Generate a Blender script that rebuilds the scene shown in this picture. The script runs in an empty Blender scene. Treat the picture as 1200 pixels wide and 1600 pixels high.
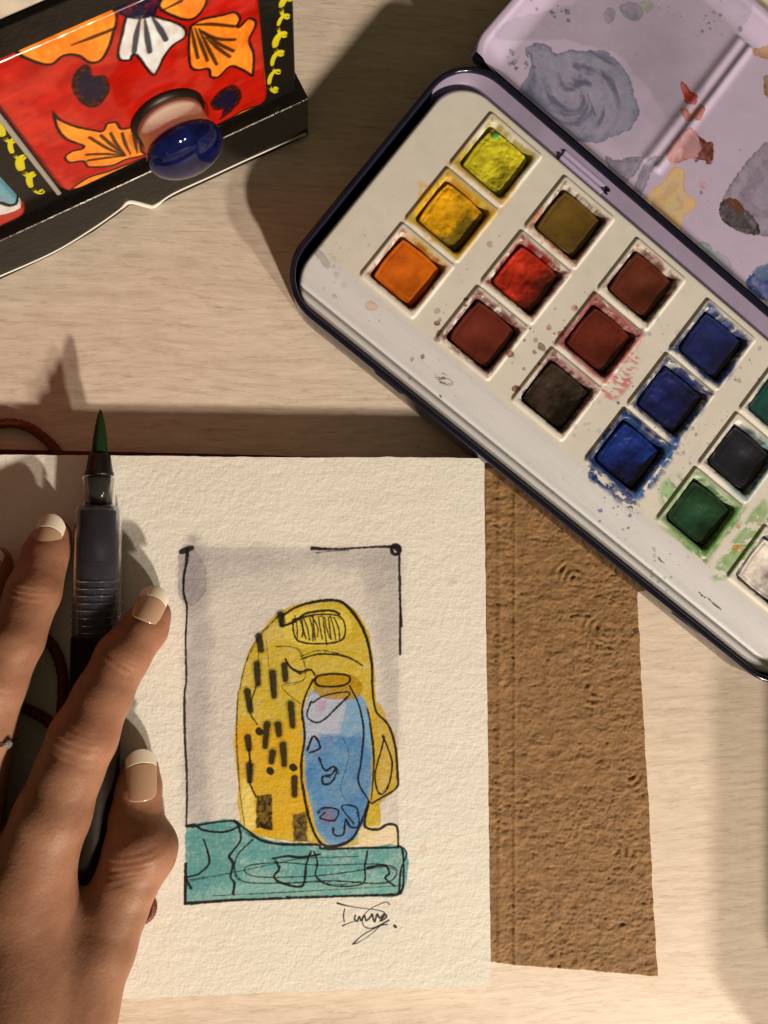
import bpy, math, random
import numpy as np
from mathutils import Vector

random.seed(4)
RNG = np.random.default_rng(7)
SC = bpy.context.scene
COL = SC.collection
MM = 0.001

# ------------------------------------------------------------------ camera, world, lamps, exposure
F_PX, CAM_H, TILT = 1155.0, 300.0, math.atan(121 / 1155.0)      # phone held 300 mm over the desk
cd = bpy.data.cameras.new('camera')
cd.sensor_fit = 'VERTICAL'; cd.sensor_height = 36.0; cd.lens = 36.0 * F_PX / 1600.0
cd.clip_start = 0.01; cd.clip_end = 20.0
cam = bpy.data.objects.new('camera', cd); COL.objects.link(cam)
cam.location = (0, 0, CAM_H * MM); cam.rotation_euler = (0, -TILT, 0)
SC.camera = cam

W = bpy.data.worlds.new('World'); SC.world = W; W.use_nodes = True
W.node_tree.nodes['Background'].inputs[0].default_value = (1.0, 0.74, 0.37, 1)
W.node_tree.nodes['Background'].inputs[1].default_value = 0.092


def lamp(name, az, el, dist, watt, size):
    d = bpy.data.lights.new(name, 'POINT'); d.energy = watt; d.shadow_soft_size = size
    d.color = (1.0, 0.815, 0.61)
    o = bpy.data.objects.new(name, d); COL.objects.link(o)
    a, e = math.radians(az), math.radians(el)
    o.location = (dist * math.sin(a) * math.cos(e), -dist * math.cos(a) * math.cos(e), dist * math.sin(e))


lamp('ceiling_bulb', 25, 28, 2.0, 170, 0.047)
lamp('ceiling_bulb_beside', 37, 28, 2.0, 84, 0.047)

SC.view_settings.view_transform = 'Standard'; SC.view_settings.look = 'None'
SC.view_settings.exposure = 0.0; SC.view_settings.gamma = 1.0
SC.render.engine = 'CYCLES'
SC.cycles.use_denoising = True
SC.cycles.max_bounces = 8
SC.cycles.sample_clamp_indirect = 4.0


# ------------------------------------------------------------------ geometry of the view (photo pixel + height -> desk millimetres)
def P(px, py, h=0.0):
    px = np.asarray(px, float); py = np.asarray(py, float)
    xc = (px - 600) / F_PX; yc = (800 - py) / F_PX
    dx = xc * math.cos(TILT) + math.sin(TILT); dz = xc * math.sin(TILT) - math.cos(TILT)
    t = (h - CAM_H) / dz
    return np.stack([t * dx, t * yc], -1)


def P3(px, py, h):
    a = P(px, py, h); return np.array([a[0], a[1], h])


# ------------------------------------------------------------------ noise, smoothing
_T = np.random.default_rng(11).random((256, 256)).astype(np.float32)


def vnoise(x, y, seed=0):
    x = np.asarray(x, np.float32) + seed * 17.31; y = np.asarray(y, np.float32) + seed * 9.73
    xi = np.floor(x).astype(int); yi = np.floor(y).astype(int)
    fx = x - xi; fy = y - yi
    fx = fx * fx * fx * (fx * (fx * 6 - 15) + 10); fy = fy * fy * fy * (fy * (fy * 6 - 15) + 10)
    a = _T[xi & 255, yi & 255]; b = _T[(xi + 1) & 255, yi & 255]
    c = _T[xi & 255, (yi + 1) & 255]; d = _T[(xi + 1) & 255, (yi + 1) & 255]
    return (a * (1 - fx) + b * fx) * (1 - fy) + (c * (1 - fx) + d * fx) * fy


def fbm(x, y, scale, seed=0, octv=4, gain=0.5):
    s = 0; amp = 1.0; tot = 0; f = 1.0 / scale
    for k in range(octv):
        ca, sa = math.cos(k * 1.1), math.sin(k * 1.1)
        s = s + amp * vnoise((x * ca - y * sa) * f, (x * sa + y * ca) * f, seed + k * 3); tot += amp; amp *= gain; f *= 2.03
    return s / tot - 0.5          # about -0.5 .. 0.5


def sstep(a, b, x):
    t = np.clip((x - a) / (b - a), 0, 1); return t * t * (3 - 2 * t)


def lin(c):
    c = np.asarray(c, float) / 255.0
    return np.where(c <= 0.04045, c / 12.92, ((c + 0.055) / 1.055) ** 2.4)


LIT = np.array([0.95, 0.80, 0.59])          # light that falls on a level surface here


def alb(r, g, b, k=1.0):
    return np.clip(lin((r, g, b)) / LIT * k, 0.003, 0.86)


def smooth_path(pts, n=8, closed=False):
    p = np.asarray(pts, float); N = len(p); out = []
    rng = range(N if closed else N - 1)
    for i in rng:
        if closed:
            a, b, c, d = p[(i - 1) % N], p[i], p[(i + 1) % N], p[(i + 2) % N]
        else:
            a, b, c, d = p[max(i - 1, 0)], p[i], p[i + 1], p[min(i + 2, N - 1)]
        for k in range(n):
            t = k / n
            out.append(0.5 * ((2 * b) + (-a + c) * t + (2 * a - 5 * b + 4 * c - d) * t * t + (-a + 3 * b - 3 * c + d) * t ** 3))
    if not closed: out.append(p[-1])
    return np.array(out)


# ------------------------------------------------------------------ paint layers, rasterised in real millimetres
class Paint:
    def __init__(self, x0, y0, x1, y1, res, base, tomm):
        self.b = (x0, y0, x1, y1); self.res = res; self.tomm = tomm
        self.w = int((x1 - x0) / res); self.h = int((y1 - y0) / res)
        xs = x0 + (np.arange(self.w) + .5) * res; ys = y0 + (np.arange(self.h) + .5) * res
        self.X, self.Y = np.meshgrid(xs.astype(np.float32), ys.astype(np.float32))
        self.img = np.ones((self.h, self.w, 3), np.float32) * np.asarray(base, np.float32)
        self.wet = np.zeros((self.h, self.w), np.float32)

    def win(self, pts, m):
        x0, y0 = pts.min(0) - m; x1, y1 = pts.max(0) + m
        i0 = max(0, int((x0 - self.b[0]) / self.res)); i1 = min(self.w, int((x1 - self.b[0]) / self.res) + 1)
        j0 = max(0, int((y0 - self.b[1]) / self.res)); j1 = min(self.h, int((y1 - self.b[1]) / self.res) + 1)
        return slice(j0, max(j0, j1)), slice(i0, max(i0, i1))

    def sdf(self, pts, X, Y):
        d = np.full(X.shape, 1e9, np.float32); inside = np.zeros(X.shape, bool)
        n = len(pts)
        for i in range(n):
            ax, ay = pts[i]; bx, by = pts[(i + 1) % n]
            ex, ey = bx - ax, by - ay; L = ex * ex + ey * ey
            if L < 1e-9: continue
            t = np.clip(((X - ax) * ex + (Y - ay) * ey) / L, 0, 1)
            d = np.minimum(d, (X - ax - t * ex) ** 2 + (Y - ay - t * ey) ** 2)
            if ay != by:
                c = ((ay > Y) != (by > Y)) & (X < ex * (Y - ay) / ey + ax)
                inside ^= c
        d = np.sqrt(d)
        return np.where(inside, -d, d)

    def wash(self, px, color, a=1.0, rag=0.5, rs=2.0, soft=0.15, edge=0.0, ew=0.5, gran=0.15, gs=3.0, seed=0, smooth=True, closed_n=5, mm=False, mask=None, edgecol=None, pool=0.0):
        pts = np.asarray(px, float) if mm else self.tomm(px)
        if smooth: pts = smooth_path(pts, closed_n, True)
        s = self.win(pts, 2.5 + rag * 1.5)
        X, Y = self.X[s], self.Y[s]
        if X.size == 0: return
        d = self.sdf(pts, X, Y) + rag * 2 * fbm(X, Y, rs, seed, 4, 0.6)
        m = sstep(soft, -soft, d)
        al = a * (1 + gran * 2 * fbm(X, Y, gs, seed + 5, 4))
        al = al * (1 + .55 * fbm(X, Y, .9, seed + 61, 2))
        if pool > 0: al = al * (1 - pool + pool * np.exp(d / 1.6))
        if mask is not None: m = m * mask(X, Y)
        m1 = np.clip(m * al, 0, 1)[..., None]
        img = self.img[s]
        img = img * (1 - m1) + np.asarray(color, np.float32) * m1
        if edge > 0:
            e = np.clip(m * edge * np.exp(-(d / ew) ** 2) * (0.6 + 1.2 * fbm(X, Y, 4, seed + 9, 2)), 0, 1)[..., None]
            ec = np.asarray(color, np.float32) * 0.35 if edgecol is None else np.asarray(edgecol, np.float32)
            img = img * (1 - e) + ec * e
        self.img[s] = img
        self.wet[s] = np.maximum(self.wet[s], m * a)

    def ink(self, px, width, *a, **k):
        self.stroke(px, np.asarray(width, float) * 1.5, *a, **{'rough': .34, **k})
        if len(px) > 3:                                    # the pen goes over the line again, loosely
            r = np.random.default_rng(len(px) * 13 + int(px[0][0])); j = [(x + r.normal(0, 1.6), y + r.normal(0, 1.6)) for x, y in px[:max(3, int(len(px) * r.uniform(.5, 1)))]]
            self.stroke(j, np.asarray(width, float) * .75, *a, **{'rough': .4, **k, 'dry': .12})

    def stroke(self, px, width, color=(0.012, 0.011, 0.012), a=0.96, n=8, soft=0.09, rough=0.25, seed=0, mm=False, smooth=True, dry=0.0):
        pts = np.asarray(px, float) if mm else self.tomm(px)
        if smooth and len(pts) > 2: pts = smooth_path(pts, n)
        ws = np.atleast_1d(np.asarray(width, float))
        if len(ws) == 1: ws = np.repeat(ws, len(pts))
        else: ws = np.interp(np.linspace(0, 1, len(pts)), np.linspace(0, 1, len(ws)), ws)
        s = self.win(pts, ws.max() + 0.6)
        X, Y = self.X[s], self.Y[s]
        if X.size == 0: return
        d = np.full(X.shape, 1e9, np.float32)
        for i in range(len(pts) - 1):
            ax, ay = pts[i]; ex, ey = pts[i + 1] - pts[i]; L = ex * ex + ey * ey
            if L < 1e-9: continue
            t = np.clip(((X - ax) * ex + (Y - ay) * ey) / L, 0, 1)
            d = np.minimum(d, np.sqrt((X - ax - t * ex) ** 2 + (Y - ay - t * ey) ** 2) - 0.5 * (ws[i] + t * (ws[i + 1] - ws[i])))
        d = d + rough * 2 * fbm(X, Y, 1.1, seed + 31, 3) * 0.5
        m = sstep(soft, -soft, d) * a
        if dry > 0: m = m * sstep(-dry, -dry + 0.25, fbm(X, Y, 0.8, seed + 77, 3) + 0.15)
        m = m[..., None]
        self.img[s] = self.img[s] * (1 - m) + np.asarray(color, np.float32) * m

    def dots(self, px, spread, n, rmin, rmax, color, a=0.9, seed=0, ring=0.5, line=None):
        r = np.random.default_rng(seed + 100)
        c = self.tomm([px])[0]
        for k in range(n):
            if line is not None:
                q = self.tomm([line])[0]; b = c + (q - c) * r.random()
            else: b = c
            x, y = b + r.normal(0, spread, 2)
            rad = rmin + (rmax - rmin) * r.random() ** 2.5
            an = np.arange(7) / 7 * 2 * math.pi
            pts = np.stack([x + rad * np.cos(an) * (0.7 + 0.6 * r.random(7)), y + rad * np.sin(an) * (0.7 + 0.6 * r.random(7))], -1)
            self.wash(pts, color, a * (0.5 + 0.5 * r.random()), rag=rad * 0.25, rs=rad * 2, edge=ring * r.random(), ew=0.22, gran=0.1, seed=seed + k, mm=True, closed_n=3, soft=0.1)

    def brushy(self, px, color, a=0.8, cover=0.5, scale=1.6, stretch=3.0, ang=0.0, seed=0, soft=1.2, edgecol=None):
        """patchy, half wiped paint: only where streaky noise passes a level"""
        pts = smooth_path(self.tomm(px), 5, True)
        s = self.win(pts, 3)
        X, Y = self.X[s], self.Y[s]
        if X.size == 0: return
        d = self.sdf(pts, X, Y) + 1.6 * fbm(X, Y, 4, seed + 2, 3)
        ca, sa = math.cos(ang), math.sin(ang)
        f = fbm((X * ca + Y * sa) / stretch, -X * sa + Y * ca, scale, seed, 5, 0.62)
        lev = 0.5 - cover
        m = sstep(lev * 0.5 - 0.02, lev * 0.5 + 0.05, f) * sstep(soft, -soft, d)
        dk = np.exp(-((f - lev * 0.5 - 0.02) / 0.025) ** 2) * sstep(soft, -soft, d) * 0.45
        al = np.clip(m * a * (1 + 0.7 * fbm(X, Y, 2.5, seed + 8, 3)), 0, 1)[..., None]
        img = self.img[s] * (1 - al) + np.asarray(color, np.float32) * al
        if edgecol is not None:
            dk = dk[..., None]; img = img * (1 - dk) + np.asarray(edgecol, np.float32) * dk
        self.img[s] = img

    def image(self, name):
        im = bpy.data.images.new(name, self.w, self.h, alpha=False, float_buffer=True)
        im.colorspace_settings.name = 'Non-Color'
        px = np.ones((self.h, self.w, 4), np.float32); px[..., :3] = np.clip(self.img, 0.002, 0.9)
        im.pixels.foreach_set(px.ravel()); im.update(); im.pack()
        return im

    def uv(self, x, y):
        return (x - self.b[0]) / (self.b[2] - self.b[0]), (y - self.b[1]) / (self.b[3] - self.b[1])


# ------------------------------------------------------------------ materials
def mat(name, base, rough=0.5, spec=0.5, metal=0.0, coat=0.0, coat_rough=0.1, trans=0.0, ior=1.45, sss=0.0, sss_col=None, img=None,
        bump=(), var=None, rough_var=0.0):
    """bump: (scale per metre, detail, height mm, stretch xyz) layers; var: (scale, dark factor) colour mottling"""
    m = bpy.data.materials.new(name); m.use_nodes = True
    nt = m.node_tree; N = nt.nodes; Lk = nt.links
    b = N['Principled BSDF']
    b.inputs['Base Color'].default_value = (*[float(x) for x in base], 1)
    b.inputs['Roughness'].default_value = rough; b.inputs['Metallic'].default_value = metal
    b.inputs['Specular IOR Level'].default_value = spec; b.inputs['IOR'].default_value = ior
    b.inputs['Coat Weight'].default_value = coat; b.inputs['Coat Roughness'].default_value = coat_rough
    b.inputs['Transmission Weight'].default_value = trans
    if sss > 0:
        b.inputs['Subsurface Weight'].default_value = sss
        b.inputs['Subsurface Radius'].default_value = sss_col or (1, 0.4, 0.2)
        b.inputs['Subsurface Scale'].default_value = 0.003
    tc = N.new('ShaderNodeTexCoord')
    src = None
    if img is not None:
        t = N.new('ShaderNodeTexImage'); t.image = img; t.interpolation = 'Cubic'; t.extension = 'EXTEND'
        Lk.new(tc.outputs['UV'], t.inputs['Vector']); src = t.outputs['Color']
    if var is not None:
        n = N.new('ShaderNodeTexNoise'); n.inputs['Scale'].default_value = var[0]; n.inputs['Detail'].default_value = 5
        n.inputs['Roughness'].default_value = 0.6
        Lk.new(tc.outputs['Object'], n.inputs['Vector'])
        r = N.new('ShaderNodeMapRange'); r.inputs[1].default_value = 0.3; r.inputs[2].default_value = 0.7
        r.inputs[3].default_value = var[1]; r.inputs[4].default_value = var[2] if len(var) > 2 else 1.0
        Lk.new(n.outputs['Fac'], r.inputs[0])
        mx = N.new('ShaderNodeVectorMath'); mx.operation = 'SCALE'
        if src is not None: Lk.new(src, mx.inputs[0])
        else: mx.inputs[0].default_value = [float(x) for x in base]
        Lk.new(r.outputs[0], mx.inputs['Scale']); src = mx.outputs[0]
    if src is not None: Lk.new(src, b.inputs['Base Color'])
    if rough_var:
        n = N.new('ShaderNodeTexNoise'); n.inputs['Scale'].default_value = 160; n.inputs['Detail'].default_value = 4
        Lk.new(tc.outputs['Object'], n.inputs['Vector'])
        r = N.new('ShaderNodeMapRange'); r.inputs[1].default_value = 0.3; r.inputs[2].default_value = 0.7
        r.inputs[3].default_value = max(0.02, rough - rough_var); r.inputs[4].default_value = min(1, rough + rough_var)
        Lk.new(n.outputs['Fac'], r.inputs[0]); Lk.new(r.outputs[0], b.inputs['Roughness'])
    prev = None
    for (sc, det, h, st) in bump:
        mp = N.new('ShaderNodeMapping'); mp.inputs['Scale'].default_value = st
        Lk.new(tc.outputs['Object'], mp.inputs['Vector'])
        n = N.new('ShaderNodeTexNoise'); n.inputs['Scale'].default_value = sc; n.inputs['Detail'].default_value = det
        n.inputs['Roughness'].default_value = 0.62
        Lk.new(mp.outputs[0], n.inputs['Vector'])
        bp = N.new('ShaderNodeBump'); bp.inputs['Strength'].default_value = 1.0; bp.inputs['Distance'].default_value = h * MM
        Lk.new(n.outputs['Fac'], bp.inputs['Height'])
        if prev is not None: Lk.new(prev, bp.inputs['Normal'])
        prev = bp.outputs[0]
    if prev is not None: Lk.new(prev, b.inputs['Normal'])
    return m


# ------------------------------------------------------------------ mesh helpers (all coordinates in millimetres of the desk)
def new_mesh(name, V, Fc, uv=None, smooth=True):
    V = np.asarray(V, np.float32)
    me = bpy.data.meshes.new(name)
    if isinstance(Fc, np.ndarray):
        k = Fc.shape[1]
        me.vertices.add(len(V)); me.vertices.foreach_set('co', (V * MM).ravel())
        me.loops.add(Fc.size); me.loops.foreach_set('vertex_index', Fc.ravel().astype(np.int32))
        me.polygons.add(len(Fc)); me.polygons.foreach_set('loop_start', (np.arange(len(Fc)) * k).astype(np.int32))
        me.update(calc_edges=True)
    else:
        me.from_pydata((V * MM).tolist(), [], [list(map(int, f)) for f in Fc]); me.update()
    me.validate()
    if uv is not None:
        ul = me.uv_layers.new(name='UVMap')
        li = np.zeros(len(me.loops), np.int32); me.loops.foreach_get('vertex_index', li)
        ul.data.foreach_set('uv', np.asarray(uv, np.float32)[li].ravel())
    me.polygons.foreach_set('use_smooth', np.full(len(me.polygons), smooth))
    return me


def thing(name, label, cat, at, group=None):
    o = bpy.data.objects.new(name, None); o.empty_display_size = 0.01
    COL.objects.link(o); o.location = [float(c) * MM for c in at]
    o['label'] = label; o['category'] = cat
    if group: o['group'] = group
    o['at'] = [float(c) for c in at]
    return o


def part(parent, name, VF, m, uv=None, smooth=True, label=None, sharp=None):
    V, Fc = VF
    base = np.array(parent['at']) if parent is not None else np.zeros(3)
    me = new_mesh(name, np.asarray(V, float) - base, Fc, uv, smooth)
    me.materials.append(m)
    if sharp: me.set_sharp_from_angle(angle=math.radians(sharp))
    o = bpy.data.objects.new(name, me); COL.objects.link(o)
    o['at'] = [float(c) for c in base]
    if parent is not None: o.parent = parent
    if label: o['label'] = label
    return o


def top_mesh(name, VF, m, label=None, cat=None, kind=None, group=None, smooth=True, at=(0, 0, 0), sharp=None, uv=None):
    V, Fc = VF
    me = new_mesh(name, np.asarray(V, float) - np.array(at), Fc, uv, smooth); me.materials.append(m)
    if sharp: me.set_sharp_from_angle(angle=math.radians(sharp))
    o = bpy.data.objects.new(name, me); COL.objects.link(o); o.location = [float(c) * MM for c in at]
    o['at'] = [float(c) for c in at]
    if label: o['label'] = label
    if cat: o['category'] = cat
    if kind: o['kind'] = kind
    if group: o['group'] = group
    return o


def merge(*parts):
    Vs, Fs, n = [], [], 0
    for V, Fc in parts:
        V = np.asarray(V, float); Vs.append(V); Fs += [tuple(int(i) + n for i in f) for f in Fc]; n += len(V)
    return np.concatenate(Vs), Fs


def grid_faces(ny, nx):
    i = np.arange((ny - 1) * (nx - 1)); r = i // (nx - 1); c = i % (nx - 1); a = r * nx + c
    return np.stack([a, a + 1, a + nx + 1, a + nx], -1)


def loops(rings, cap0=True, cap1=True):
    """skin between closed rings of equal length"""
    n = len(rings[0]); V = np.concatenate([np.asarray(r, float) for r in rings]); Fc = []
    for k in range(len(rings) - 1):
        for i in range(n):
            j = (i + 1) % n
            Fc.append((k * n + i, k * n + j, (k + 1) * n + j, (k + 1) * n + i))
    if cap0: Fc.append(tuple(range(n - 1, -1, -1)))
    if cap1: Fc.append(tuple(range((len(rings) - 1) * n, len(rings) * n)))
    return V, Fc


def tube(path, rad, n=10, cap=True):
    p = np.asarray(path, float); rad = np.broadcast_to(np.asarray(rad, float), (len(p),))
    rings = []; up = np.array([0, 0, 1.0])
    for i in range(len(p)):
        t = p[min(i + 1, len(p) - 1)] - p[max(i - 1, 0)]; t = t / (np.linalg.norm(t) + 1e-9)
        s = np.cross(t, up); s = s / (np.linalg.norm(s) + 1e-9) if np.linalg.norm(s) > 1e-6 else np.array([1.0, 0, 0])
        q = np.cross(s, t)
        rings.append([p[i] + rad[i] * (math.cos(a) * s + math.sin(a) * q) for a in np.arange(n) / n * 2 * math.pi])
    return loops(rings, cap, cap)


def lathe(profile, origin, axis, n=40, cap=True, squash=None):
    axis = np.asarray(axis, float); axis = axis / np.linalg.norm(axis)
    s = np.cross(axis, [0, 0, 1.0]); s = s / np.linalg.norm(s); q = np.cross(s, axis)
    rings = [[np.asarray(origin, float) + axis * t + r * (math.cos(a) * s + math.sin(a) * q) for a in np.arange(n) / n * 2 * math.pi] for t, r in profile]
    return loops(rings, cap, cap)


def box(o, ex, ey, ez, bev=0.0):
    """box from corner o along vectors ex, ey, ez, edges chamfered by bev mm"""
    o, ex, ey, ez = [np.asarray(a, float) for a in (o, ex, ey, ez)]
    lx, ly, lz = [np.linalg.norm(a) for a in (ex, ey, ez)]
    dx, dy, dz = ex / lx, ey / ly, ez / lz
    b = min(bev, lx * .49, ly * .49, lz * .49)

    def ring(z, ins):
        c = bev_c
        pts = [(ins + c, ins), (lx - ins - c, ins), (lx - ins, ins + c), (lx - ins, ly - ins - c), (lx - ins - c, ly - ins), (ins + c, ly - ins), (ins, ly - ins - c), (ins, ins + c)]
        return [o + dx * x + dy * y + dz * z for x, y in pts]
    bev_c = max(b, 1e-3)
    if b <= 0: return loops([ring(0, 0), ring(lz, 0)])
    return loops([ring(0, b), ring(b * .3, b * .3), ring(b, 0), ring(lz - b, 0), ring(lz - b * .3, b * .3), ring(lz, b)])


def rrect(x0, y0, x1, y1, r, n=10):
    out = []
    for cx, cy, a0 in ((x1 - r, y1 - r, 0), (x0 + r, y1 - r, 90), (x0 + r, y0 + r, 180), (x1 - r, y0 + r, 270)):
        for k in range(n + 1):
            a = math.radians(a0 + 90 * k / n); out.append((cx + r * math.cos(a), cy + r * math.sin(a)))
    return out


# ================================================================== DESK
def desk_material():
    m = bpy.data.materials.new('pale_birch_laminate'); m.use_nodes = True
    nt = m.node_tree; N = nt.nodes; Lk = nt.links; b = N['Principled BSDF']
    tc = N.new('ShaderNodeTexCoord')
    warp = N.new('ShaderNodeTexNoise'); warp.inputs['Scale'].default_value = 9; warp.inputs['Detail'].default_value = 2
    Lk.new(tc.outputs['Object'], warp.inputs['Vector'])
    ws = N.new('ShaderNodeVectorMath'); ws.operation = 'MULTIPLY_ADD'
    Lk.new(warp.outputs['Color'], ws.inputs[0]); ws.inputs[1].default_value = (0.0, 0.012, 0); Lk.new(tc.outputs['Object'], ws.inputs[2])

    def layer(sc, st, det, rot=-4.0):
        mp = N.new('ShaderNodeMapping'); mp.inputs['Scale'].default_value = st; mp.inputs['Rotation'].default_value = (0, 0, math.radians(rot))
        Lk.new(ws.outputs[0], mp.inputs['Vector'])
        n = N.new('ShaderNodeTexNoise'); n.inputs['Scale'].default_value = sc; n.inputs['Detail'].default_value = det; n.inputs['Roughness'].default_value = 0.6
        Lk.new(mp.outputs[0], n.inputs['Vector']); return n.outputs['Fac']

    def ramp(f, a, b_, lo, hi):
        r = N.new('ShaderNodeMapRange'); r.inputs[1].default_value = a; r.inputs[2].default_value = b_
        r.inputs[3].default_value = lo; r.inputs[4].default_value = hi; Lk.new(f, r.inputs[0]); return r.outputs[0]

    def mul(a, b_):
        x = N.new('ShaderNodeMath'); x.operation = 'MULTIPLY'; Lk.new(a, x.inputs[0]); Lk.new(b_, x.inputs[1]); return x.outputs[0]
    broad = ramp(layer(11, (1, 2.0, 1), 3), 0.3, 0.7, 0.96, 1.035)
    grain = ramp(layer(13, (1, 14, 1), 6), 0.34, 0.66, 0.945, 1.03)
    fine = ramp(layer(95, (1, 5.5, 1), 6, -3.0), 0.34, 0.62, 0.925, 1.03)
    pores = ramp(layer(62, (1, 8, 1), 6, -5.0), 0.28, 0.38, 0.78, 1.0)
    def vein(fac, half, lo):
        s_ = N.new('ShaderNodeMath'); s_.operation = 'SUBTRACT'; Lk.new(fac, s_.inputs[0]); s_.inputs[1].default_value = 0.5
        a_ = N.new('ShaderNodeMath'); a_.operation = 'ABSOLUTE'; Lk.new(s_.outputs[0], a_.inputs[0])
        return ramp(a_.outputs[0], half * .15, half, lo, 1.0)
    veins = mul(vein(layer(17, (1, 11, 1), 5, -4.5), .016, .89), vein(layer(30, (1, 15, 1), 6, -3.0), .018, .93))
    flecks = ramp(layer(150, (1, 7, 1), 3, -4.0), 0.25, 0.33, 0.80, 1.0)
    f = mul(mul(mul(broad, grain), mul(fine, pores)), mul(veins, flecks))
    col = N.new('ShaderNodeMix'); col.data_type = 'RGBA'
    c0 = alb(142, 115, 82, 1.1); c1 = alb(220, 195, 164, 1.12)
    col.inputs[6].default_value = (*c0, 1); col.inputs[7].default_value = (*c1, 1)
    Lk.new(ramp(f, 0.62, 1.08, 0.1, 1.0), col.inputs[0])
    # small specks
    vo = N.new('ShaderNodeTexVoronoi'); vo.inputs['Scale'].default_value = 42
    Lk.new(tc.outputs['Object'], vo.inputs['Vector'])
    sp = ramp(vo.outputs['Distance'], 0.014, 0.03, 0.25, 1.0)
    sc = N.new('ShaderNodeVectorMath'); sc.operation = 'SCALE'
    Lk.new(col.outputs[2], sc.inputs[0]); Lk.new(sp, sc.inputs['Scale'])
    Lk.new(sc.outputs[0], b.inputs['Base Color'])
    b.inputs['Roughness'].default_value = 0.42; b.inputs['Specular IOR Level'].default_value = 0.35
    bp = N.new('ShaderNodeBump'); bp.inputs['Strength'].default_value = 0.5; bp.inputs['Distance'].default_value = 0.00012
    Lk.new(f, bp.inputs['Height']); Lk.new(bp.outputs[0], b.inputs['Normal'])
    return m


top_mesh('desk', box((-620, -420, -25), (1400, 0, 0), (0, 1000, 0), (0, 0, 25), 1.5), desk_material(), kind='structure', smooth=False)

# ================================================================== WATERCOLOUR TIN
OT = np.array([73.03, 136.32]); UT = np.array([0.7865, -0.6176]); VT = np.array([0.6176, 0.7865])
PU, PV_ = 37.47, 28.06                     # pitch of the pans


def TW(u, v, z):
    u = np.asarray(u, float); v = np.asarray(v, float); z = np.broadcast_to(np.asarray(z, float), u.shape)
    return np.stack([OT[0] + u * UT[0] + v * VT[0], OT[1] + u * UT[1] + v * VT[1], z], -1)


def tin_map(h):
    def f(px):
        q = np.asarray(px, float); d = P(q[:, 0], q[:, 1], h) - OT
        return np.stack([d @ UT, d @ VT], -1)
    return f


navy = mat('navy_enamel', (0.006, 0.007, 0.024), 0.14, 0.6, bump=((700, 3, 0.02, (1, 1, 1)),), rough_var=0.05)
navy_wall = mat('navy_lacquer_wall', (0.012, 0.011, 0.014), 0.12, 0.17)
enamel = mat('lavender_white_enamel', alb(172, 152, 166, 1.0), 0.3, 0.5, bump=((250, 3, 0.02, (1, 1, 1)),))
tin = thing('watercolour_tin', 'open navy enamel watercolour tin with white pan tray and paint-stained lavender lid', 'paint tin', TW(94, -35, 1.6))
U0, U1, V0, V1, CR = -37.0, 224.4, -94.3, 24.6, 20.0


def sweep(profile, n=12):
    """rings of a rounded rectangle: profile of (inset, height)"""
    rings = []
    for ins, z in profile:
        q = np.array(rrect(U0 + ins, V0 + ins, U1 - ins, V1 - ins, max(CR - ins, 1.0), n)); rings.append(TW(q[:, 0], q[:, 1], z))
    return rings


part(tin, 'tin_body', loops(sweep([(3.5, 1.6), (2.0, 1.8), (1.1, 2.8), (0.8, 4.5), (0.7, 12), (0.6, 20.2)]), True, False), navy_wall)
iv, ifc = loops(sweep([(1.5, 21.6), (1.7, 14), (1.9, 6), (2.6, 5), (8, 4.8)]), False, True)
part(tin, 'inner_wall', (iv, ifc), navy)
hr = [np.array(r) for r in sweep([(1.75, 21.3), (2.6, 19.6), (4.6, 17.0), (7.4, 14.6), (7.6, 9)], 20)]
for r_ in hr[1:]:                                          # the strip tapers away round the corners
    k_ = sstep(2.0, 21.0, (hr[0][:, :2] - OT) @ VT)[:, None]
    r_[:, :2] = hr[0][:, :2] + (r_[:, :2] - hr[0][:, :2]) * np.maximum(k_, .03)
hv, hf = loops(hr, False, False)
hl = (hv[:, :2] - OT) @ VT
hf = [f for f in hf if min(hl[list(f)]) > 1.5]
part(tin, 'hinge_side_wall', (hv, hf), mat('shaded_lavender_enamel', alb(138, 122, 132), .35, .4, var=(60, .85, 1.05)))  # enamel darkened in its colour to stand for shade on this strip
rp = [(0.95 + 1.18 * math.cos(a), 21.75 + 1.18 * math.sin(a)) for a in np.arange(13) / 13 * 2 * math.pi]
rr = sweep(rp + [rp[0]])
part(tin, 'rim', loops(rr, False, False), navy)
# latch bumps under the lower rim
for u in (20.5, 172.0):
    q = smooth_path([(-7, 20.6), (-6.4, 17.6), (-3, 16.4), (3, 15.6), (6.0, 15.9), (7.2, 18.5), (7, 20.6)], 4)
    a = TW(u + q[:, 0], np.full(len(q), V0 + 0.9), q[:, 1]); b = TW(u + q[:, 0], np.full(len(q), V0 - 0.1), q[:, 1])
    c = TW(u + q[:, 0] * .8, np.full(len(q), V0 - 0.5), 18.5 + (q[:, 1] - 18.5) * .8)
    part(tin, 'latch_bump', loops([a, b, c], False, True), navy)

# ---- tray: one moulded sheet with raised frames, pan openings, a sloped margin and a bead along the front
TU0, TU1, TV0, TV1 = -32.4, 219.8, -91.9, 17.2
tp = Paint(TU0 - 1, TV0 - 1, TU1 + 1, TV1 + 1, 0.16, alb(214, 200, 175), tin_map(19.8))
X, Y = tp.X, tp.Y
g = fbm(X, Y, 30, 3, 4)
tp.img *= (1 + 0.10 * g)[..., None]
tp.img *= (1 + 0.10 * fbm(X, Y, 4, 8, 4))[..., None]
band = sstep(-70.5, -72.5, Y)[..., None]                       # cooler, rubbed front margin
tp.img = tp.img * (1 - band) + alb(206, 196, 182) * (1 + 0.08 * fbm(X / 9, Y, 1.2, 5, 4))[..., None] * band
grey = alb(150, 140, 124)
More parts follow.
